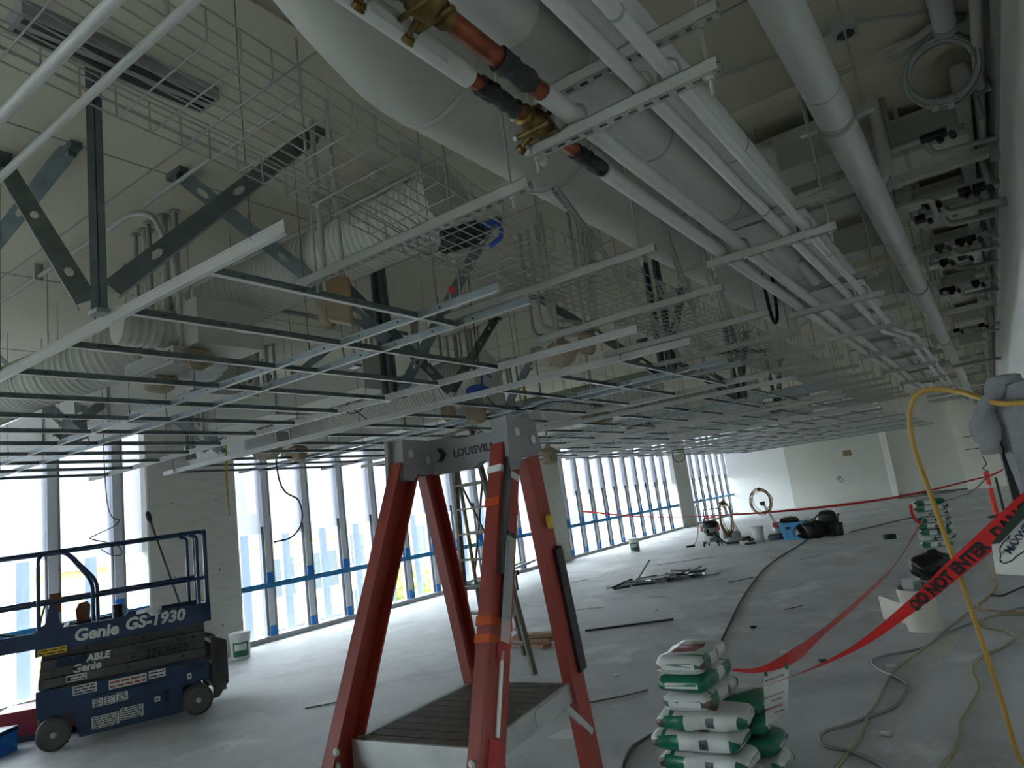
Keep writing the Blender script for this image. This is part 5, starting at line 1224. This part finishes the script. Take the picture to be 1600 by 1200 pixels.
def liner(label, c, s, seed, loc_group='black bin liners on the floor'):
    o = root('bin_liner', label, 'garbage bag', (c[0], c[1], c[2]-s[2]), loc_group)
    part('bag_body', crumple(MB(), c, s, seed, 40, 22, .12), BAGPL, o, 50)
    part('knot', crumple(MB(), (c[0]+s[0]*.1, c[1], c[2]+s[2]*1.02), (s[0]*.25, s[1]*.2, s[2]*.22), seed+1, 12, 7, .2), BAGPL, o, 40)
    return o
liner('black liner spilling over the top of the blue tote', (-4.5, 18.1, .47), (.20, .18, .07), 81)
liner('black bag slumped against the right side of the blue tote', (-4.1, 17.98, .19), (.26, .2, .19), 83)
liner('round black bag in the middle of the equipment row', (-3.92, 17.85, .21), (.24, .2, .21), 85)
bpk = root('backpack', 'black backpack standing behind the black bucket', 'backpack', (-3.68, 18.35, 0))
part('pack_body', crumple(MB(), (-3.68, 18.35, .30), (.22, .16, .30), 87, 22, 12, .05), BLACK, bpk, 50)
part('front_pocket', crumple(MB(), (-3.68, 18.18, .40), (.14, .05, .10), 88, 16, 8, .05), DARKG, bpk, 50)
part('strap', MB().tube(arc((-3.76, 18.2, .33), .2, PI*.4, PI*1.2, 12, (1, 0, 0), (0, 0, 1)), .02, 6), DARKG, bpk, 60)
liner('shiny black garbage bag on the floor behind the vinyl roll', (-1.0, 10.9, .17), (.27, .24, .17), 91)
sb = root('small_green_carton', 'tiny black and green carton alone on the floor', 'carton', (-2.15, 16.42, 0))
part('carton_body', MB().box((-2.15, 16.42, .05), (.19, .12, .10), Matrix.Rotation(.2, 3, 'Z')), BLACK, sb); part('carton_end', MB().box((-2.26, 16.40, .052), (.06, .125, .104), Matrix.Rotation(.2, 3, 'Z')), GREEN, sb)

# ---- roll of vinyl and loose sheets
vr = root('vinyl_roll', 'upright curled roll of beige sheet vinyl on the floor', 'vinyl roll', (-.93, 7.8, 0))
def curl(u, v, zt=.40):
    a = -2.6+7.2*u; r = .17-.035*u; lean = .05*(1-v)
    return Vector((-.93+r*math.cos(a)-lean*-.6, 7.85+r*math.sin(a), (zt+.02*math.sin(a))*v))
part('outer_curl', MB().grid(lambda u, v: curl(u, v), 40, 4), LINO, vr, 60)
part('inner_curl', MB().grid(lambda u, v: Vector((-.95+.085*math.cos(5*u), 7.9+.085*math.sin(5*u), .46*v)), 20, 3), PAPER, vr, 60)
part('flap', MB().grid(lambda u, v: Vector((-1.08-.24*u, 8.0+.25*u, .02+(.19+.05*u)*v)), 8, 3), LINO, vr, 60)
def flat(name, label, cat, pts, m, t=.003, z=.001): return solo(name, MB().prism([(p[0], p[1]) for p in pts], (0, 0, z), (1, 0, 0), (0, 1, 0), (0, 0, 1), t), m, label, cat)
flat('vinyl_sheet', 'flat offcut of beige vinyl lying in front of the roll', 'vinyl sheet', [(-.97, 6.98), (-.68, 6.81), (-.61, 7.65), (-.82, 7.60)], LINO)
flat('paper_sheet', 'white sheet of paper on the floor right of the red ladder', 'paper', [(-3.06, 4.40), (-2.86, 4.42), (-2.84, 4.56), (-3.02, 4.54)], PAPER)
flat('paper_sheet', 'second corner of paper overlapping the white sheet', 'paper', [(-3.02, 4.50), (-2.86, 4.49), (-2.85, 4.60), (-3.0, 4.58)], STICK, .002, .005)

# ---- cords over the floor
def floor_cord(label, pts, r, m, z=None):
    return solo('extension_cord', MB().tube(spline([(p[0], p[1], (p[2] if len(p) > 2 else r+.001)) for p in pts], 5), r, 8), m, label, 'cord', 'cords lying on the floor', 60)
floor_cord('dark cord curving from the equipment row to the near stack of sacks', [(-4.05, 17.55), (-3.98, 16.2), (-3.93, 14.59), (-3.82, 13.2), (-3.67, 12.06), (-3.3, 9.94), (-2.94, 8.24), (-2.7, 7.15), (-2.5, 6.3), (-2.3, 5.5), (-2.22, 4.95), (-2.28, 4.73), (-2.34, 4.44), (-2.34, 4.29), (-2.25, 4.0), (-2.1, 3.7), (-2.1, 3.2)], .011, DCORD)
floor_cord('thin dark cord on the floor running from the backpack towards the far wall', [(-3.3, 18.6), (-2.9, 19.6), (-2.5, 20.7), (-2.1, 21.5), (-1.8, 22)], .014, DCORD)
floor_cord('dark line of cord along the foot of the far wall', [(-3.6, 31.6), (-2.6, 31.9), (-1.6, 32.2)], .02, DCORD)
floor_cord('yellow cord squiggling up beside the garbage bag', [(-.47, 11.79), (-.34, 11.13), (-.40, 10.68), (-.33, 10.3), (-.36, 9.72), (-.39, 9.54), (-.48, 9.1), (-.49, 8.84), (-.42, 8.66), (-.12, 8.48), (.2, 8.4)], .009, YELL)
floor_cord('grey cord looping widely over the floor at the right', [(.2, 8.85), (-.11, 8.73), (-.24, 8.56), (-.48, 8.13), (-.71, 7.65), (-.82, 7.21), (-.91, 7.0), (-1.15, 6.76), (-1.2, 6.57), (-1.12, 6.34), (-.96, 6.11), (-.88, 5.92), (-.89, 5.6), (-.93, 5.38), (-1.05, 5.18), (-1.14, 5.01), (-1.24, 4.88), (-1.26, 4.76), (-1.2, 4.62), (-1.03, 4.55), (-.86, 4.39), (-.7, 4.1)], .011, GCORD)
floor_cord('thick yellow cord running from the vinyl sheet to the bottom right', [(.2, 8.35), (-.12, 8.4), (-.32, 8.38), (-.46, 8.13), (-.41, 7.87), (-.28, 7.71), (-.2, 7.48), (-.27, 7.14), (-.41, 6.82), (-.48, 6.58), (-.48, 6.26), (-.44, 5.88), (-.48, 5.49), (-.52, 5.19), (-.52, 4.92), (-.54, 4.67), (-.58, 4.47), (-.62, 4.1)], .012, YCORD)
floor_cord('dusty yellow cord crossing under the grey loops', [(-.52, 8.8), (-.64, 8.23), (-.73, 7.73), (-.84, 7.14), (-.94, 6.68), (-1.01, 6.32), (-1.03, 6.0), (-1.03, 5.49), (-1.05, 5.2), (-1.04, 5.03), (-1.04, 4.71), (-1.07, 4.48), (-1.09, 4.3), (-1.15, 3.9)], .010, YCORD)
floor_cord('black cord with a plug lying by the yellow squiggle', [(-.38, 9.5), (-.28, 9.45), (-.1, 9.9), (.1, 10.2)], .010, BLACK)
solo('air_hose', MB().tube(spline([(.22, 3.58, 1.79), (.13, 3.60, 1.80), (.05, 3.62, 1.815), (-.03, 3.78, 1.87), (-.09, 3.95, 1.915), (-.21, 4.0, 1.955), (-.28, 4.02, 1.93), (-.325, 4.05, 1.84), (-.34, 4.1, 1.68), (-.325, 4.2, 1.43), (-.30, 4.3, 1.1), (-.27, 4.4, .7), (-.25, 4.5, .36), (-.23, 4.6, .012), (-.1, 4.7, .012), (.1, 4.65, .012)], 7), .0125, 10), YELL, 'yellow hose arching from the coat rack down to the floor', 'hose', None, 60)

# ---- coat rack with a grey hooded sweatshirt
ck = root('coat_rack', 'black stand with a slanting arm at the right edge of the frame', 'stand', (.03, 3.8, 0))
part('post', MB().bb(.012, .048, 3.79, 3.82, .02, 1.86), BLACK, ck); part('post_edge', MB().bb(.006, .012, 3.79, 3.82, .02, 1.86), STEEL, ck)
part('base', MB().bb(-.12, .18, 3.77, 3.84, 0, .03).bb(0, .06, 3.65, 3.96, 0, .03), BLACK, ck)
part('arm', MB().tube([(.0, 3.78, 1.83), (.36, 3.70, 1.98)], .012, 8), BLACK, ck, 60)
part('bracket', MB().bb(-.03, .01, 3.8, 3.82, 1.28, 1.30).bb(-.035, -.025, 3.8, 3.82, 1.2, 1.5), BLACK, ck)
hd = root('hooded_sweatshirt', 'grey fleece sweatshirt hanging with one sleeve down on the black stand', 'sweatshirt', (.13, 3.78, 1.35))
def body_fn(u, v):
    a = 2*PI*u; z = 1.90-.55*v; w_ = .155-.03*v; dpt = .055+.02*math.sin(3*a+4*v)+.01*math.sin(9*a)
    return Vector((.175+w_*math.cos(a)+.012*math.sin(7*a+5*v), 3.72+dpt*math.sin(a), z+.03*math.cos(a)*(1-v)))
part('torso', MB().grid(body_fn, 40, 16, True), FLEECE, hd, 60)
def sleeve_fn(u, v):
    a = 2*PI*u; c = Vector((.06-.085*min(1, v*2.2)+.02*max(0, v-.5), 3.70, 1.885-.245*v)); r = .064-.018*v+.006*math.sin(11*v+2*a)+.004*math.sin(5*a+17*v)
    return c+Vector((r*math.cos(a), r*.8*math.sin(a), .02*math.cos(a)+.006*math.sin(3*a+9*v)))
part('sleeve', MB().grid(sleeve_fn, 22, 14, True), FLEECE, hd, 60)
part('cuff', MB().lathe([(.040, 0), (.042, .02), (.036, .05)], (-.022, 3.70, 1.605), (.05, 0, 1), 20), FLEECE, hd, 50)
part('hood', crumple(MB(), (.09, 3.74, 1.89), (.075, .05, .05), 95, 20, 10, .10), FLEECE, hd, 60)
part('long_tail', MB().grid(lambda u, v: Vector((.062+.26*u+.01*math.sin(9*u), 3.76+.04*math.sin(7*u), 1.50-.40*v)), 14, 6), FLEECE, hd, 60)
part('plaid_lining', MB().bb(.20, .24, 3.655, 3.665, 1.42, 1.75), REDT, hd); part('lining_check', MB().bb(.21, .215, 3.652, 3.656, 1.42, 1.75).bb(.20, .24, 3.652, 3.656, 1.5, 1.51).bb(.20, .24, 3.652, 3.656, 1.6, 1.62), BLACK, hd, kind='stuff')

# ---- delineator post and danger tapes
dl = root('delineator_post', 'orange delineator post with a reflective band on a black base', 'delineator', (-.31, 19.45, 0))
part('base', MB().lathe([(.2, 0), (.2, .03), (.08, .06)], (-.31, 19.45, 0), UPZ, 8), BLACK, dl)
part('tube', MB().lathe([(.062, .05), (.055, .5), (.048, .95), (.02, .96)], (-.31, 19.45, 0), UPZ, 18), CONEO, dl, 40)
part('band', MB().lathe([(.0535, .66), (.0525, .74)], (-.31, 19.45, 0), UPZ, 18, cap=False), REFL, dl, 40)
part('top_knob', MB().lathe([(.03, .95), (.06, .98), (.06, 1.02), (.03, 1.05)], (-.31, 19.45, 0), UPZ, 14), CONEO, dl, 40)
def ribbon(path, wd, ups):
    wds = wd if isinstance(wd, (list, tuple)) else [wd, wd]
    P = spline(path, 5); mb = MB(); n = len(P); V = []
    for i, p in enumerate(P):
        t = i/(n-1)*(len(ups)-1); k = min(int(t), len(ups)-2); up = Vector(ups[k]).lerp(Vector(ups[k+1]), t-k).normalized()
        t = i/(n-1)*(len(wds)-1); k = min(int(t), len(wds)-2); q = wds[k]+(wds[k+1]-wds[k])*(t-k)
        V += [p-up*q/2, p+up*q/2]
    b = mb.pts(V)
    for i in range(n-1): mb.face((b+2*i, b+2*i+2, b+2*i+3, b+2*i+1))
    return mb
def tape(label, path, wd, ups, m=REDT):
    c = Vector(path[0]); o = root('danger_tape', label, 'tape', c, 'red danger tapes'); part('ribbon', ribbon(path, wd, ups), m, o); return o
tape('red tape spanning the room from the window to the orange post', [(-10.43, 18.4, 1.28), (-8.68, 18.58, .934), (-7.05, 18.75, .755), (-4.58, 19.0, .647), (-2.22, 19.25, .686), (-.3, 19.42, .93)], .07, [(0, -.5, .9), (0, -.9, .4), (0, -.5, .9), (0, -.9, .5)])
tape('dark twisted tape sagging from the orange post to the far stack', [(-.3, 19.42, .92), (-.62, 18.1, .70), (-.95, 16.4, .68), (-1.1, 15.2, .72)], .05, [(0, -.5, .9), (0, -1, .2), (0, -.5, .9)], BLACK)
tape('short red tail of tape knotted at the orange post', [(-.3, 19.4, .93), (-.1, 19.3, .99), (.12, 19.2, 1.1)], .06, [(0, -.5, .9), (0, -.9, .5)])
t1 = tape('red tape from the near stack of sacks back to the far stack', [(-1.46, 4.0, .60), (-1.30, 4.0, .605), (-1.17, 4.25, .625), (-1.2, 5.2, .56), (-1.2, 6.5, .51), (-1.24, 9.5, .42), (-1.32, 14.35, .50)], [.015, .03, .085, .07, .05, .06, .05], [(0, 0, 1), (.05, 0, 1), (.1, -.2, 1), (.3, -.6, .8), (.1, -.3, 1), (.4, -.6, .6), (.1, 0, 1)])
tape('strand of red tape draped down the side of the far stack', [(-1.45, 14.35, .78), (-1.46, 14.33, .62), (-1.42, 14.35, .48), (-1.36, 14.36, .44)], .05, [(1, .1, 0), (1, .2, 0), (.7, .2, .3)])
A2, B2 = Vector((-.44, 3.6, 1.0)), Vector((.10, 3.26, 1.445))
t2 = tape('wide red danger tape rising from the near stack to the black stand', [(-1.50, 3.83, .50), (-1.16, 3.8, .60), (-.76, 3.7, .78), A2, A2.lerp(B2, .33), A2.lerp(B2, .66), B2], [.012, .022, .034, .055, .07, .08, .085], [(.2, -.9, .3), (.1, -.9, .35), (-.3, -.4, .8), (-.5, -.15, .7), (-.6, -.1, .7), (-.6, -.1, .7)])
ex = (B2-A2).normalized(); ey = Vector((-.6, -.1, .7)); ey = (ey-ex*ex.dot(ey)).normalized()
put_text('danger2', INK, t2, A2-ex*.02-ey*.026+ex.cross(ey)*.0025, ex, ey, label='black warning lettering')
pvt = TEXT['danger2']
# hanging PPE notice
ns = root('safety_notice', 'white plastic safety notice hanging from the tape beside the near sacks', 'sign', (-1.28, 4.12, .27))
part('panel', MB().grid(lambda u, v: Vector((-1.369+.127*u+.033*v+.027*u*v, 4.12+.03*math.sin(PI*u), .269+.058*u+.264*v-.003*u*v)), 10, 6), PAPER, ns, 60)
nx = Vector((.155, .0, .055)).normalized(); ny = Vector((.033, -.02, .264)).normalized(); ny = (ny-nx*nx.dot(ny)).normalized(); nz = nx.cross(ny)
NO = Vector((-1.369, 4.115, .269))
for key, a, b, m, sc in (('maxs', .035, .215, INK, 1), ('ppe1', .015, .135, INK, 1), ('ppe2', .06, .11, INK, 1), ('ppe3', .012, .075, REDINK, 1), ('ppe4', .065, .05, INK, 1)):
    put_text(key, m, ns, NO+nx*(a+b*.44)+ny*b+nz*.006, nx, ny)
part('logo_outline', MB().tube(spline([NO+nx*(a+b*.44)+ny*b+nz*.006 for a, b in ((.05, .25), (.03, .245), (.022, .232), (.014, .226), (.016, .218), (.03, .215))], 4), .0012, 5), INK, ns)
for u in (.1, .9): part('tape_tab', MB().box((-1.33+.15*u, 4.12, .55+.05*u), (.015, .01, .03)), GREEN, ns)
# big sign at the right edge
sg = root('floor_company_sign', 'grey-white sign with a bear head outline below the wide tape at the right edge', 'sign', (0, 3.245, 1.15))
part('panel', MB().prism([(-.0915, 1.275), (-.1004, 1.166), (-.015, 1.155), (.20, 1.15), (.20, 1.40), (.061, 1.40)], (0, 3.245, 0), (1, 0, 0), (0, 0, 1), (0, 1, 0), .003), WALLG, sg)
bear = [(-.0266, 1.305), (-.0333, 1.2953), (-.0468, 1.2853), (-.0574, 1.2735), (-.068, 1.2584), (-.07, 1.2459), (-.069, 1.2379), (-.0733, 1.2271), (-.0769, 1.2131), (-.0703, 1.2064), (-.0629, 1.2035), (-.0499, 1.2082), (-.0397, 1.2122), (-.025, 1.2254), (-.0143, 1.2324), (.0035, 1.2421), (.0177, 1.2473), (.08, 1.28)]
part('bear_outline', MB().tube([(x, 3.243, z) for x, z in bear], .0022, 6), INK, sg)
part('bear_ear', MB().tube([(x, 3.243, z) for x, z in ((-.0406, 1.2832), (-.0274, 1.2821), (-.0333, 1.2921), (-.0254, 1.3041))], .0018, 6), INK, sg)
part('bear_eye', MB().lathe([(.003, 0), (.003, .002)], (-.062, 3.242, 1.2453), (0, 1, 0), 8), INK, sg)
part('bear_nose', MB().lathe([(.005, 0), (.005, .002)], (-.0745, 3.242, 1.2115), (0, 1, 0), 8), INK, sg)
sx_ = Vector((.0557, 0, .0632)).normalized(); put_text('maxw', NAVY, sg, (-.0403, 3.242, 1.2343), sx_, Vector((-sx_.z, 0, sx_.x)))
part('green_band', MB().prism([(-.091, 1.2777), (-.0645, 1.278), (.029, 1.362), (.12, 1.445), (.10, 1.47), (.011, 1.388)], (0, 3.238, 0), (1, 0, 0), (0, 0, 1), (0, 1, 0), .002), TGREEN, sg)

# ---- debris on the floor
rd = random.Random(8); me_off = {}
for i in range(44):
    L = rd.choice((.2, .3, .4, .55)); key = (L, i % 3)
    if key not in me_off: me_off[key] = mesh_from('tee_offcut', MB().box((0, 0, .002), (L, .025, .004)).box((0, 0, .018), (L, .004, .03)), (GALV, DARKG, ALU)[i % 3])
    u = i/43; cx, cy = -5.8+1.0*u+rd.uniform(-.15, .15), 11.4+1.05*u+rd.uniform(-.2, .2)
    o = inst('tee_offcut', me_off[key], None, (cx, cy, .004+.02*(i % 6)), (rd.uniform(-.5, .5), rd.uniform(-.14, .10), rd.uniform(-.7, 1.5)))
    tag(o, 'grey ceiling tee offcut in the scrap heap on the floor', 'metal offcut', 'scrap heap of tee offcuts')
o = solo('tee_offcut', MB().beam((-5.9, 12.0, .02), (-5.72, 12.35, .36), .03, .02), GALV, 'grey tee offcut standing up at the left of the scrap heap', 'metal offcut')
flat('plastic_scrap', 'pale blue plastic scrap at the right end of the scrap heap', 'plastic', [(-4.85, 12.45), (-4.6, 12.5), (-4.55, 12.7), (-4.8, 12.68)], STICK, .02)
solo('long_offcut', MB().beam((-4.7, 7.92, .012), (-3.76, 8.53, .012), .03, .022), DARKG, 'long dark metal strip alone on the floor right of the red ladder', 'metal strip')
for i, (a, b, lab) in enumerate((((-5.9, 9.4), (-5.3, 9.6), 'thin wire bit on the floor behind the red ladder'), ((-4.0, 11.5), (-3.7, 11.9), 'short dark stroke of wire right of the scrap heap'), ((-3.4, 13.9), (-3.1, 14.6), 'thin wire bit near the dark cord'), ((-2.5, 9.0), (-2.35, 9.25), 'tiny wire offcut in the middle of the right floor'), ((-6.6, 14.6), (-5.6, 15.4), 'long thin wire beyond the scrap heap'), ((-3.15, 5.2), (-2.8, 5.6), 'curved metal strip above the paper sheet'), ((-7.9, 12.2), (-7.4, 12.9), 'thin batten on the floor left of the scrap heap'), ((-6.0, 4.6), (-5.75, 4.9), 'short dark strip on the floor beside the lift'), ((-4.9, 10.3), (-4.6, 10.35), 'pale wire bit before the scrap heap'))):
    solo('wire_scrap', MB().tube(spline([(a[0], a[1], .006), ((a[0]+b[0])/2+.04, (a[1]+b[1])/2, .008), (b[0], b[1], .006)], 4), .006, 5), DCORD if i % 2 else STEEL, lab, 'scrap', 'wire scraps on the floor')
for i, (x, y, lab) in enumerate(((-3.3, 6.0, 'small pale crumb of plaster beyond the paper sheet'), (-2.0, 6.9, 'small pale crumb right of the dark cord'), (-2.6, 8.0, 'small dark crumb near the long strip'), (-1.6, 6.6, 'small dark crumb left of the grey cord loop'), (-4.3, 9.2, 'pale crumb beyond the long strip'), (-.9, 4.9, 'white twist of plastic inside the lower cord loop'), (-1.05, 6.45, 'white twist of plastic inside the upper cord loop'), (-1.75, 8.1, 'white scrap left of the vinyl roll'))):
    solo('plaster_crumb', crumple(MB(), (x, y, .012), (.035, .02, .012), 100+i, 10, 6, .25), PAPER if i not in (2, 3) else BLACK, lab, 'debris', 'crumbs on the floor', 40)
